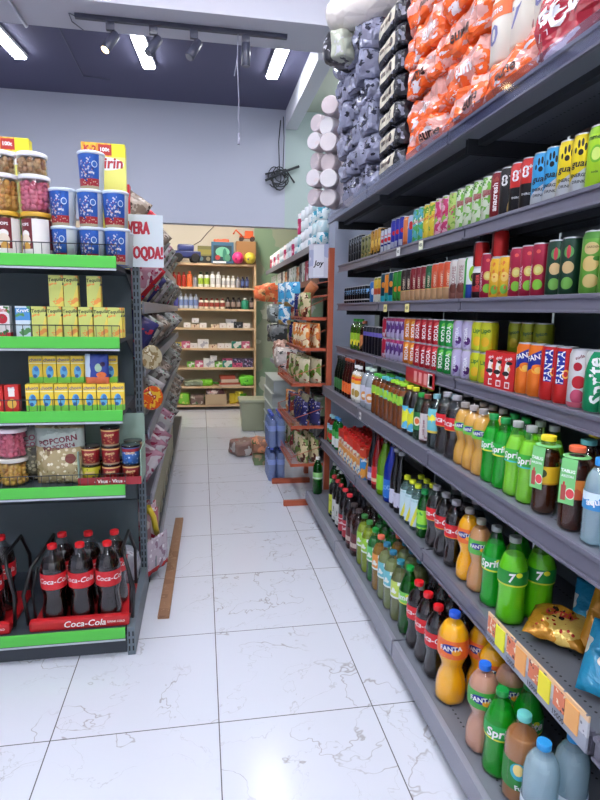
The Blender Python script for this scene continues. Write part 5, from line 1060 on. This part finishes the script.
cbx = MB().box(-.16, .16, -.12, .12, 0, .004).box(-.16, .16, -.12, -.116, 0, .16).box(-.16, .16, .116, .12, 0, .20).box(-.16, -.156, -.12, .12, 0, .18).box(.156, .16, -.12, .12, 0, .18)
o = tag(link('cardboard_box', cbx.mesh('box', [mat((190, 164, 130), .7)]), loc=(.20, 8.5, BZ[7] + .001)), 'open cardboard box on the lowest wooden shelf', 'box')
blob(.20, 8.5, BZ[7] + .008, .27, .18, .22, (90, 50, 50), [('n', 9, .54, (220, 200, 190)), ('n', 14, .62, (190, 60, 60))], 'dark and red bundle inside the open cardboard box', seed=8)
for i, (dx, dz, a) in enumerate([(0, 0, .3), (.09, .03, -.2), (.15, .0, .5)]):
    tag(link('rubber_glove', packet_mesh(.12, .16, .035, [mat([(226, 200, 50), (226, 206, 60), (90, 160, 40)][i], .4)], 50 + i), loc=(.46 + dx, 8.48 - .02 * i, BZ[7] + .001 + dz), rot=a), ['yellow glove pack left of two on the lowest wooden shelf', 'yellow glove pack right of two on the lowest wooden shelf', 'green glove pack at the right of the lowest wooden shelf'][i], 'gloves', 'glove packs on the lowest wooden shelf')
# toys on the top wooden shelf
def car(x, c, c2, label, s=1.0):
    m_ = [mat(c, .4), mat((24, 26, 30), .5), mat(c2, .3)]
    b = MB().box(-.15, .15, -.07, .07, .05, .12, 0, .012).box(-.09, .08, -.06, .06, .12, .19, 2, .02).box(-.16, -.13, -.06, .06, .04, .08, 1, .004)
    o = tag(link('toy_car', b.mesh('car', m_), loc=(x, 8.48, BZ[0] + .001), rot=radians(8)), label, 'toy car'); o.scale = (s, s, s)
    for sx in (-.09, .09):
        for sy in (-.075, .075):
            wv = link('wheel', MB().lathe([(.04, -.018), (.048, -.012), (.048, .012), (.04, .018)], 16).mesh('w', [mat((20, 20, 22), .6)]), o, (sx, sy, .048)); wv.rotation_euler = (radians(90), 0, 0)
car(-.21, (40, 50, 110), (60, 70, 130), 'dark blue toy truck on the top wooden shelf', 1.35); car(-.55, (110, 110, 90), (140, 140, 110), 'grey-olive toy truck at the far left of the top wooden shelf', 1.0)
def tbox(x, w_, h_, c, layers, label, txt=None, y=8.5, tc_=(220, 60, 60)):
    b = MB().box(-w_ / 2, w_ / 2, -.08, .08, 0, h_, 0, .004)
    ms = [art(c, layers, rough=.35)]
    if txt: ms.append(mat(tc_, .5)); b.text(txt, h_ * .2, flatmap(-.08), 1, .02, 0, 0, 0, h_ * .35)
    tag(link('toy_box', b.mesh('box', ms), loc=(x, y, BZ[0] + .001)), label, 'box', 'toy boxes on the top wooden shelf')
tbox(.055, .20, .24, (120, 116, 70), [('b', .12, .19, (150, 140, 70)), ('b', 0, .10, (44, 44, 40)), ('e', -.05, .06, .03, .03, (90, 120, 130)), ('e', .05, .06, .03, .03, (140, 130, 100))], 'olive toy box between the blue truck and the dinosaur box')
tbox(.31, .32, .30, (60, 100, 130), [('r', -.13, .13, .03, .25, (40, 60, 70)), ('e', .0, .16, .10, .07, (120, 190, 160)), ('e', .03, .12, .03, .09, (60, 130, 110)), ('e', -.07, .08, .035, .035, (180, 60, 60)), ('e', .07, .08, .04, .05, (90, 150, 120)), ('r', -.14, .05, .0, .03, (226, 230, 236))], 'blue window toy box with green figure on the top wooden shelf', y=8.46)
tag(link('orange_toy', soft_mesh(.22, .1, .05, [mat((226, 100, 60), .5)], 12), loc=(.30, 8.5, BZ[0] + .3015)), 'orange plastic toy lying on the blue window toy box', 'toy')
tbox(.655, .29, .33, (176, 130, 84), [], 'brown cardboard box behind the two balls', '1000', 8.55, (150, 90, 50))
def ball(x, c, c2, r, label): 
    o = tag(link('toy_ball', MB().sphere(0, 0, r, r, 0, 20).mesh('ball', [art(c, [('v', 13, .26, c2)], rough=.3)]), loc=(x, 8.40, BZ[0] + .001)), label, 'ball', 'balls on the top wooden shelf')
ball(.53, (240, 60, 130), (30, 20, 40), .085, 'pink ball with dark patches on the top wooden shelf'); ball(.705, (226, 206, 70), (60, 60, 140), .085, 'yellow ball with blue patches on the top wooden shelf')
ex_ = MB().box(-.10, .12, -.05, .05, .045, .075, 0, .006).box(-.02, .10, -.045, .045, .075, .15, 0, .01).tube([(-.06, 0, .08), (-.15, 0, .16), (-.19, 0, .10)], .012, 8)
o = tag(link('toy_excavator', ex_.mesh('t', [mat((230, 100, 50), .5), M_black]), loc=(.66, 8.52, BZ[0] + .3325)), 'orange toy excavator on the brown cardboard box', 'toy')
for sx in (-.07, .09):
    wv = link('wheel', MB().lathe([(.035, -.05), (.035, .05)], 14).mesh('w', [mat((60, 40, 40), .6)]), o, (sx, 0, .036)); wv.rotation_euler = (radians(90), 0, 0)
tag(link('wall_cable', MB().tube([(-.25, 8.745, 2.35), (0, 8.745, 2.50), (.10, 8.745, 2.62), (.2, 8.745, 2.72)], .006, 5).mesh('c', [mat((90, 80, 80), .6)])), 'thin dark cable running diagonally on the beige back wall', 'cable')
# grey bin and bags on the floor
bn = MB().lathe([(.19, 0), (.20, .01), (.235, .36)], 4, 0, caps=(True, True), smooth=False)
o = tag(link('storage_bin', bn.mesh('bin', [mat((168, 172, 146), .45)]), loc=(.63, 7.0, .001), rot=radians(45)), 'grey-green plastic storage bin with lid at the end of the aisle', 'bin')
link('lid', MB().lathe([(.255, .3605), (.26, .37), (.25, .395)], 4, 0, smooth=False).mesh('lid', [mat((176, 180, 156), .4)]), o)
fb = [('v', 16, .32, (190, 60, 60)), ('n', 10, .56, (206, 200, 196))]
blob(.44, 5.75, .001, .30, .26, .15, (140, 110, 100), fb, 'clear bag with red goods lying on the aisle floor, left of two', seed=21, rot=.3)
blob(.60, 5.42, .10, .24, .22, .15, (170, 120, 96), [('n', 10, .52, (226, 150, 110)), ('n', 14, .6, (90, 110, 70))], 'orange-brown bag on a small box on the aisle floor, right of two', seed=22, rot=-.2)
tag(link('floor_carton', MB().box(-.11, .11, -.12, .12, 0, .095, 0, .003).mesh('b', [art((110, 130, 90), [('n', 12, .56, (180, 150, 120))], rough=.6)]), loc=(.60, 5.40, .001)), 'small green carton on the floor under the orange-brown bag', 'box')

# ------------------------------------------------------------------ far gondola on the right beyond the orange rack
fg = link('far_shelving', None, loc=(1.2, 6.3, 0)); tag(fg, 'grey shelving on the right beyond the orange rack, topped with toilet paper', 'shelving')
def fx(x): return x - 1.2
def fy(y): return y - 6.3
link('back_panel', MB().box(fx(1.38), fx(1.40), fy(4.62), fy(8.2), 0, 2.3).mesh('p', [mat((150, 156, 150), .6)]), fg)
for y in (4.64, 5.8, 7.0, 8.18): link('upright', MB().box(fx(1.33), fx(1.378), fy(y) - .015, fy(y) + .015, 0, 2.3).mesh('u', [steel]), fg)
FS = [('top', .93, 2.04, 4.62), ('s5', .96, 1.76, 4.62), ('s4', 1.0, 1.44, 5.35), ('s3', .98, 1.12, 5.35), ('s2', 1.0, .80, 5.35), ('s1', 1.10, .46, 5.35), ('base', 1.10, .14, 5.35)]
for nm, xf, z, y0 in FS:
    c = mat((150, 104, 84), .5) if nm == 's5' else mat((128, 130, 142), .4)
    s_ = link('base_shelf' if nm == 'base' else 'shelf', MB().box(fx(xf), fx(1.33), fy(y0), fy(8.2), z - .02, z).mesh('s', [steel]), fg)
    link('price_rail', MB().box(fx(xf) - .012, fx(xf) - .0005, fy(y0), fy(8.2), z - .045, z + .01).mesh('r', [c]), s_)
def rollpack(key, look, c, layers, n=2, r=.052, h=.10, seed=0):
    """wrapped stack of rolls, n high"""
    mb = MB()
    for i in range(n): mb.lathe([(r * .86, i * h), (r, i * h + .008), (r, (i + 1) * h - .008), (r * .86, (i + 1) * h)], 16, 0)
    design(key, 'paper_roll_pack', 'roll pack', look, r, n * h, mb.mesh('rolls', [art(c, layers, rough=.4, cyl=r, seed=seed)]), ())
rollpack('rwt', 'white and teal paper roll pack', (60, 160, 186), [('b', .10, .2, (200, 226, 232)), ('n', 16, .5, (226, 238, 240))]); rollpack('rwh', 'plain white paper roll pack', (232, 236, 240), [('n', 14, .62, (150, 190, 206))]); rollpack('rpk', 'pink and white paper roll pack', (206, 60, 110), [('b', .15, .2, (236, 236, 236)), ('n', 14, .6, (236, 200, 210))])
FW = 'top far-right shelf'
for i, k in enumerate(['rwt', 'rwt', 'rwh', 'rwh', 'rwh', 'rwt', 'rwh', 'rpk', 'rwh', 'rwh', 'rpk', 'rwh', 'rwt', 'rpk', 'rwh', 'rpk', 'rwh', 'rpk']):
    y = 4.72 + i * .19; put(k, 1.0, y, 2.041, rnd.uniform(0, 6), FW, order=-y); put(k, 1.11, y, 2.041, rnd.uniform(0, 6), FW, 1, order=-y) 
    if i < 6: put(k if i != 5 else 'rpk', 1.0, y, 2.0415 + .2, rnd.uniform(0, 6), FW, 'up', order=-y)
bx('fw1', 'white printed carton', .14, .14, .2, (226, 230, 226), [('n', 12, .58, (150, 170, 150)), ('n', 14, .66, (60, 90, 80))]); bx('fw2', 'pale green carton', .14, .14, .19, (176, 206, 170), [('n', 12, .56, (226, 230, 220))]); bx('fw3', 'dark printed carton', .14, .14, .2, (60, 60, 70), [('n', 12, .54, (150, 150, 150)), ('n', 16, .62, (190, 70, 90))]); bx('fw4', 'orange printed carton', .14, .14, .18, (222, 130, 70), [('n', 12, .56, (240, 220, 190))]); bx('fw5', 'crimson printed carton', .14, .14, .2, (190, 50, 90), [('n', 12, .6, (236, 210, 220))])
FN = {'s5': 'fifth-level far-right shelf', 's4': 'fourth-level far-right shelf', 's3': 'third-level far-right shelf', 's2': 'second-level far-right shelf', 's1': 'first-level far-right shelf', 'base': 'lowest far-right shelf'}
for nm, xf, z, y0 in FS[1:]:
    y = max(y0, 4.9 if nm == 's5' else y0) + .1; i = 0
    while y < 8.1:
        k = rnd.choice(['fw1', 'fw2', 'fw3', 'fw1', 'fw4', 'fw5'] if nm in ('s5', 's4', 's2') else ['fw1', 'fw3', 'fw2', 'fw1'])
        put(k, xf + .09, y, z + .001, radians(90), FN[nm], order=-y); y += .165
lp = MB().box(-.002, .002, -.085, .085, -.135, .135)
lp.box(-.003, -.002, -.045, .045, -.125, .125, 1).text('Joy', .06, lambda u, v: (-.0035, -u, v), 2, .03, .2, 0, 0, -.02)
tag(link('shelf_poster', lp.mesh('poster', [art((206, 206, 220), [('n', 7, .58, (170, 176, 206))], rough=.4), mat((226, 228, 238), .4), mat((30, 30, 40), .4)]), loc=(.945, 4.585, 1.90), rot=radians(58)), 'pale poster with dark script logo under the toilet paper shelf', 'poster')
fn_ = MB()
tag(link('orange_flower_toy', soft_mesh(.30, .26, .20, [art((230, 110, 60), [('n', 10, .55, (240, 170, 110)), ('n', 16, .6, (120, 110, 70))], rough=.5, bump=(20, .8, .02))], 31, wr=.05), loc=(.80, 7.0, 1.60)), 'orange bunch of goods sticking out into the aisle on the right', 'toy')
link('hook', MB().tube([(.12, 0, .18), (.20, 0, .16)], .006, 5).mesh('hook', [steel]), bpy.data.objects['orange_flower_toy'])
for i, (y, z, c, lb) in enumerate([(6.3, 1.36, (120, 130, 130), 'grey-green hanging bag on the right side of the aisle, upper of two'), (6.2, 1.15, (60, 64, 66), 'dark hanging bag on the right side of the aisle, lower of two'), (5.6, .92, (190, 180, 176), 'pale brown and white bag jutting into the aisle'), (5.75, .985, (150, 110, 96), 'brown bag behind the pale bag jutting into the aisle')]):
    tag(link('hanging_bag', soft_mesh(.22, .26, .20, [art(c, [('n', 9, .54, tuple(min(255, x + 60) for x in c)), ('n', 16, .62, (60, 60, 60))], rough=.25, bump=(16, .8, .02), seed=i)], 40 + i, wr=.03), loc=(.84, y, z)), lb, 'bag', 'bags jutting from the right-hand shelves')
# stacked grey crates beside the water packs
def crate(x, y, z, label):
    x += .19
    b = MB().box(-.15, .15, -.40, .40, 0, .006)
    for s_ in (-1, 1):
        b.box(s_ * .15 - .003, s_ * .15 + .003, -.4, .4, 0, .14).box(-.15, .15, s_ * .4 - .003, s_ * .4 + .003, 0, .14)
    b.box(-.165, .165, -.415, .415, .14, .15)
    for k in range(7): b.box(-.155, -.151, -.38 + k * .11, -.36 + k * .11, .02, .13, 1)
    b.box(-.14, .14, -.39, .39, .008, .12, 2)
    tag(link('plastic_crate', b.mesh('crate', [mat((176, 186, 186), .4), mat((120, 140, 140), .5), mat((150, 160, 160), .6)]), loc=(x, y, z)), label, 'crate', 'pale crates in the right-hand aisle side')
crate(.71, 6.35, .001, 'pale plastic crate at the bottom of the stack'); crate(.71, 6.35, .152, 'pale plastic crate second from the bottom of the stack'); crate(.71, 6.32, .303, 'pale plastic crate third from the bottom of the stack'); crate(.71, 6.35, .454, 'pale plastic crate second from the top of the stack'); crate(.72, 6.33, .605, 'pale plastic crate at the top of the stack')
# shrink-wrapped water bottles on the floor
bottle('waterpk', 'blue-tinted water bottle in the wrapped floor pack', .036, .30, 'std', (200, 214, 240), .6, (225, 232, 248), (90, 110, 210), (.5, .66, (150, 170, 220), []), [], root='water_bottle')
for a in range(2):
    for b_ in range(4):
        for L in range(2): put('waterpk', .60 + a * .078, 4.78 + b_ * .08, .002 + L * .302, 0, 'floor', {0: a, 1: 'up' if a == 0 else 'upb'}[L], look='blue-tinted water bottle, wrapped floor pack')

# ------------------------------------------------------------------ orange wire rack
orm = mat((178, 88, 60), .45)
rk = link('wire_rack', None, loc=(.95, 4.55, 0)); tag(rk, 'orange-red metal wire rack full of snack packets at the end of the drinks shelving', 'rack')
def rx(x): return x - .95
def ry(y): return y - 4.55
for i, (y, zt_) in enumerate([(4.125, 1.955), (4.98, 1.735)]):
    link('post', MB().box(rx(.925), rx(.965), ry(y) - .02, ry(y) + .02, 0, zt_, 0, .002).mesh('post', [orm]), rk)
    link('foot', MB().box(rx(.61 - .02 * i), rx(.925), ry(y - (.0 if i == 0 else .28)) - .02, ry(y - (0 if i == 0 else .28)) + .02, .001, .041, 0, .002).mesh('foot', [orm]), rk)
link('post', MB().box(rx(1.25), rx(1.28), ry(4.6) - .015, ry(4.6) + .015, 0, 1.75).mesh('post', [orm]), rk)
RZ = [.30, .60, .93, 1.20, 1.43]
for i, z in enumerate(RZ):
    xa = .665 if i < 3 else .74
    b = MB(); y0, y1 = 4.16, 4.94
    b.box(rx(xa), rx(xa) + .010, ry(y0), ry(y1), z + .012, z + .024, 0).box(rx(xa), rx(.925), ry(y0), ry(y0) + .008, z - .0, z + .022, 0).box(rx(xa), rx(.925), ry(y1) - .008, ry(y1), z, z + .022, 0)
    n = 14
    for k in range(n + 1):
        yy = ry(y0) + (y1 - y0) * k / n; b.tube([(rx(.92), yy, z), (rx(xa) + .006, yy, z), (rx(xa) + .006, yy, z + .075)], .0022, 4)
    for zz in (.0, .05, .075): b.tube([(rx(xa) + .006, ry(y0), z + zz), (rx(xa) + .006, ry(y1), z + zz)], .0026, 4)
    for xx in (.75, .83): b.tube([(rx(xx), ry(y0), z), (rx(xx), ry(y1), z)], .0024, 4)
    for yy in (ry(y0), ry(y1)): b.tube([(rx(xa) + .006, yy, z + .075), (rx(.92), yy, z + .16)], .003, 4)
    link('basket', b.mesh('basket', [orm]), rk)
hd = MB()
for z in (1.62, 1.72): hd.tube([(rx(.945), ry(4.14), z), (rx(.945), ry(4.97), z)], .004, 5)
for k in range(9): hd.tube([(rx(.945), ry(4.2 + k * .09), 1.62), (rx(.90), ry(4.2 + k * .09), 1.60)], .003, 4)
link('hook_rail', hd.mesh('hooks', [orm]), rk)
sp_ = [('sngreen', 'green and brown snack packet', (110, 130, 70), [('n', 14, .52, (206, 190, 150)), ('n', 20, .6, (90, 50, 40))]), ('snmix', 'cream and green snack packet', (200, 190, 160), [('n', 14, .52, (110, 140, 60)), ('n', 20, .62, (150, 60, 50))]),
       ('snblue', 'dark blue wafer packet', (50, 50, 100), [('n', 20, .54, (160, 160, 200)), ('n', 26, .64, (226, 206, 80))]), ('snor', 'orange snack packet', (226, 140, 70), [('n', 14, .54, (240, 220, 180)), ('n', 20, .62, (190, 60, 40))]), ('snred', 'red-brown snack packet', (140, 60, 50), [('n', 14, .52, (206, 190, 150)), ('n', 20, .6, (80, 100, 60))])]
for i, (k, lk, c, ls) in enumerate(sp_):
    design(k, 'snack_packet', 'packet', lk, .07, .17, packet_mesh(.145, .20, .055, [art(c, ls, rough=.25, bump=(20, .6, .01), seed=i)], 60 + i, 10, wr=.008), ())
RW = ['lowest wire basket', 'second wire basket', 'third wire basket', 'fourth wire basket', 'top wire basket']
for i, (z, ks) in enumerate(zip(RZ, [['sngreen', 'snmix', 'sngreen', 'snred', 'snmix', 'sngreen'], ['snblue', 'snblue', 'snblue', 'snred', 'snblue', 'snor'], ['snmix', 'sngreen', 'snmix', 'sngreen', 'snmix', 'snred'], ['snor', 'snor', 'snor', 'snmix', 'snblue', 'sngreen'], ['sngreen', 'snmix', 'snblue', 'snred', 'sngreen', 'snmix']])):
    if i == 4: ks = ks[:6]
    for j, k in enumerate(ks):
        y = 4.235 + j * .128
        put(k, .775, y, z + .005, radians(-70 + rnd.uniform(-12, 12)), RW[i], order=-y, tilt=(0, 0)); 
        if i < 4: put(rnd.choice([k, 'snmix', 'sngreen']), .865, y, z + .005, radians(-75 + rnd.uniform(-12, 12)), RW[i], 1, order=-y)
bc = art((70, 160, 206), [('b', 0, .04, (170, 140, 80)), ('n', 18, .56, (226, 236, 240)), ('n', 22, .64, (40, 90, 170))], rough=.3)
for i, (x, y, z, lb) in enumerate([(.715, 4.86, 1.53, 'large light blue snack bag on the orange rack, left of two'), (.735, 4.62, 1.53, 'large light blue snack bag on the orange rack, right of two')]):
    tag(link('blue_snack_bag', packet_mesh(.19, .20, .05, [bc], 70 + i, 10, texts=()), loc=(x, y, z), rot=radians(-55)), lb, 'bag', 'blue snack bags on the orange rack')
tag(link('blue_snack_bag', packet_mesh(.14, .17, .05, [bc], 73, 10), loc=(.70, 4.80, 1.25 + .13), rot=radians(-50)), 'smaller light blue snack bag lower on the orange rack', 'bag', 'blue snack bags on the orange rack')
br = MB().tube([(.79, 4.38, 1.515), (.80, 4.36, 1.58), (.83, 4.33, 1.66), (.86, 4.31, 1.70)], .042, 10)
tag(link('bread_loaf', br.mesh('loaf', [mat((176, 104, 60), .6, bump=(30, .6, .01))])), 'long brown wrapped loaf sticking up on the orange rack', 'bread')

# ------------------------------------------------------------------ paper packs on top of the drinks gondola
TOPZ = 2.183
crk = (9, .8, .03, 'v')
orange_m = art((240, 100, 36), [('nd', 16, .54, (230, 166, 156)), ('nd', 22, .60, (238, 226, 232))], rough=.2, bump=crk)
black_m = art((30, 30, 40), [('n', 16, .62, (120, 122, 140)), ('r', -.12, .11, .026, .086, (206, 198, 180)), ('e', .05, .06, .02, .02, (60, 50, 46)), ('r', -.09, -.03, .05, .07, (110, 100, 92))], rough=.25, bump=crk)
foil_m = art((142, 144, 168), [('nd', 16, .60, (50, 52, 68)), ('n', 30, .66, (70, 72, 90))], rough=.22, bump=(9, .9, .04, 'v'))  # dark streaks and blotches paint the shading of the crinkles into the colour
white_m = art((222, 216, 226), [('n', 7, .62, (200, 180, 190))], rough=.35, bump=crk)
red_m = art((166, 24, 48), [('nd', 9, .56, (226, 206, 218)), ('nd', 14, .62, (240, 240, 246))], rough=.22, bump=crk)
t_dark = mat((60, 24, 20), .4); t_w = mat((240, 236, 240), .4)
def pack(x, y, z, w_, d, h_, m_, label, txt=None, tm=None, seed=0, rot=-90, wr=.012, size=.05, name='paper_pack', tx=0, tz=None, ta=0, group='paper packs on top of the drinks shelving', tilt=0):
    ms = [m_] + ([tm] if tm else [])
    me = soft_mesh(w_, d, h_, ms, seed, 13, 7, wr * 1.2, 7, [(txt, size, tx, tz or h_ * .5, 1, ta)] if txt else (), crisp=True)
    o = tag(link(name, me, loc=(x, y, z), rot=radians(rot)), label, 'paper pack', group); o.rotation_euler[0] = tilt
    return o
lay = ['bottom', 'second', 'third', 'fourth', 'fifth', 'top']
cols = [(2.49, 'left'), (2.10, 'right')]
sd = 0
for ci, (yc, cn) in enumerate(cols):
    for L in range(6):
        if ci == 2 and L in (0, 1): continue
        sd += 1
        z = TOPZ + L * .135 + (.02 if ci == 2 else 0)
        pack(1.125 + .01 * (L % 2) - .006 * L, yc + .02 * (L % 2), z + .002 * L, .395, .33, .133, orange_m, f'crumpled orange paper pack, {lay[L]} layer of the {cn} orange stack', 'eume', t_dark if L % 2 == 0 else t_w, sd, size=.06, tx=.10 - .06 * (L % 3), wr=.022)
# red pack and the beige roll pack in front
pack(1.115, 1.36, TOPZ, .62, .36, .20, red_m, 'crumpled red and white paper pack nearest the viewer on the top shelf', 'ECO', t_w, 91, size=.10, wr=.022, tx=-.1, ta=.1)
pack(1.12, 1.30, TOPZ + .205, .62, .36, .16, red_m, 'second red and white paper pack lying on the nearest one', 'AUM', t_w, 92, size=.09, wr=.022, tx=-.05, ta=.1)
def rollrow(x, y, z, n, r, h, label, seed=0):
    mb = MB()
    for i in range(n):
        yy = (i - (n - 1) / 2) * (2 * r - .004)
        mb.lathe([(r * .9, 0), (r, .008), (r, h - .008), (r * .9, h)], 20, 0, yy, 0)
        R = r
        for s_, v, sz, mi in (('7' if i % 2 else '0', h * .42, .085, 2), ('eume', h * .80, .032, 3)):
            mb.text(s_, sz, lambda u, v_, yy=yy: ((R + .0015) * sin(u / R) + yy, -(R + .0015) * cos(u / R), v_), mi, .02, .1, 0, 0, v)
        mb.lathe([(r + .0008, h * .68), (r + .0008, h * .92)], 20, 1, yy, 0, caps=(False, False))
    o = tag(link('paper_towel_pack', mb.mesh('rolls', [mat((214, 208, 196), .5), mat((232, 112, 50), .4), mat((110, 110, 160), .4), t_w]), loc=(x, y, z), rot=radians(-90)), label, 'paper pack', 'paper towel packs above the orange packs')
pack(1.13, 1.74, TOPZ, .38, .38, .125, orange_m, 'orange paper pack under the beige roll pack', 'eume', t_dark, 61, size=.05, wr=.018)
rollrow(1.02, 1.74, TOPZ + .128, 3, .066, .20, 'beige paper towel rolls with orange band and grey sevens, lower row')
rollrow(1.02, 1.73, TOPZ + .330, 3, .066, .20, 'beige paper towel rolls with orange band, upper row')
pack(1.10, 1.73, TOPZ + .531, .40, .38, .135, orange_m, 'orange paper pack lying on the beige towel rolls', 'eume', t_dark, 62, size=.06, wr=.02)
# black packs with beige windows
for L in range(7):
    pack(1.10 - .004 * L, 2.865, TOPZ + L * .108, .35, .34, .106, black_m, f'black paper pack with beige window, {(["bottom", "second", "third", "fourth", "fifth", "sixth", "top"])[L]} of seven stacked', 'eume', t_dark, 100 + L, size=.028, wr=.008, tz=.055, tx=.02)
for L in range(6):
    for c_, (yc, cn) in enumerate([(3.22, 'right'), (3.56, 'left')]):
        pack(1.08 - .015 * L, yc, TOPZ + L * .135, .33, .33, .133, foil_m, f'crinkled silver-grey pack, {lay[L]} layer, {cn} column', None, None, 120 + L * 2 + c_, wr=.035, group='crinkled silver-grey packs on the top shelf')
# big jutting roll log on top
lg = MB().lathe([(.06, -.30), (.085, -.295), (.09, -.27), (.09, .27), (.085, .295), (.06, .30)], 20)
lg.text('selin  selin  selin', .05, lambda u, v: (.0915 * sin((v) / .09 + .3), -.0915 * cos(v / .09 + .3), u), 1, .02)
o = link('paper_towel_log', lg.mesh('log', [art((214, 208, 204), [('n', 7, .62, (196, 190, 186))], rough=.3, bump=crk), mat((40, 40, 46), .4)]), loc=(.93, 3.08, 3.095)); o.rotation_euler = (radians(90), 0, radians(38)); tag(o, 'long beige wrapped roll pack lying crosswise at the top of the black packs', 'paper pack')
o = pack(.80, 3.30, 2.995 - .135, .16, .2, .15, art((34, 34, 44), [('r', .0, .2, 0, 1, (170, 176, 160)), ('n', 24, .62, (190, 190, 200))], rough=.3, bump=crk), 'small black and sage pack under the jutting end of the long roll pack', None, None, 150, wr=.012, rot=-60)
# white rolls at the far end, jutting out
def roll(x, y, z, label, r=.055, h=.11, rot=(0, 0, 0), c=(226, 218, 222)):
    mb = MB().lathe([(r * .35, 0), (r * .9, .0), (r, .01), (r, h - .01), (r * .9, h), (r * .35, h)], 24, smooth=False)
    o = link('toilet_roll', mb.mesh('roll', [art(c, [('n', 9, .60, (200, 186, 190))], rough=.45, bump=(16, .5, .01))]), loc=(x, y, z)); o.rotation_euler = rot
    tag(o, label, 'toilet roll', 'white toilet rolls at the far end of the top shelf')
k = 0
RO = ['lowest', 'second', 'third', 'fourth', 'fifth', 'topmost']
for L in range(6):
    roll(.872 + (.035, 0, .05, .01, .045, .02)[L], 3.90 - .02 * (L % 2), TOPZ + .062 + L * .113, f'white toilet roll facing the aisle, {RO[L]} of the near column', rot=(radians(90), 0, radians((-35, -20, -45, -28, -50, -30)[L])), r=.060, h=.13, c=((198, 190, 194), (206, 202, 206), (190, 176, 180))[L % 3])
for L in range(5):
    roll(.885 - (.02, .05, .0, .04, .01)[L], 4.06, TOPZ + .10 + L * .121, f'white toilet roll at the shelf end, {RO[L]} of the far column', rot=(radians(90), 0, radians((-60, -40, -70, -45, -55)[L])), r=.058, c=((188, 176, 182), (200, 194, 200))[L % 2])
pack(1.07, 3.93, TOPZ, .28, .32, .26, white_m, 'white paper pack with violet stripe at the far end, lower of two', 'SOFT', mat((110, 60, 170), .4), 160, size=.06, ta=V, tx=.0)
pack(1.07, 3.93, TOPZ + .262, .28, .32, .30, white_m, 'white paper pack at the far end, upper of two', None, None, 161)
# chips bags near the front of the fifth shelf
gold_m = art((196, 136, 40), [('n', 12, .56, (232, 196, 100)), ('rv', -.05, .03, .07, .12, 50, .4, (50, 34, 28)), ('rv', -.06, .06, .02, .06, 60, .3, (170, 40, 30))], rough=.18, metal=.3, bump=(16, .6, .015))
teal_m = art((40, 140, 180), [('n', 8, .56, (226, 226, 214)), ('n', 12, .63, (30, 34, 40))], rough=.25, bump=(16, .6, .015))
def chips(x, y, z, m_, label, rot, tilt, w_=.17, h_=.22, seed=0, txt=None, tc_=None):
    o = link('chips_bag', packet_mesh(w_, h_, .06, [m_] + ([tc_] if tc_ else []), seed, 14, [(txt, .036, 0, h_ * .62, 1, 0)] if txt else (), wr=.008), loc=(x, y, z)); o.rotation_euler = (tilt[0], tilt[1], rot)
    tag(o, label, 'snack bag', 'snack bags on the fifth drinks shelf')
rt = mat((170, 30, 24), .4)
chips(.99, 1.345, .562, gold_m, 'gold snack bag lying flat at the shelf front', radians(-49), (radians(-76), 0), .17, .15, 81, 'Grizly', rt)
chips(1.10, 1.27, .54, gold_m, 'gold snack bag propped up behind the lying one', radians(-35), (radians(-30), radians(14)), .14, .22, 82, 'Grizly', rt)
chips(1.135, 1.33, .545, teal_m, 'teal snack bag behind the gold bags, next to the lime bottles', radians(-40), (radians(-50), 0), .16, .2, 83)
chips(1.20, 1.12, .545, gold_m, 'brown-gold snack bag standing at the right picture edge', radians(-60), (radians(-12), 0), .15, .22, 84)
chips(.985, 1.10, .556, teal_m, 'bright blue snack bag at the right picture edge of the fifth shelf', radians(-50), (radians(-50), 0), .16, .20, 85)
finish_labels()
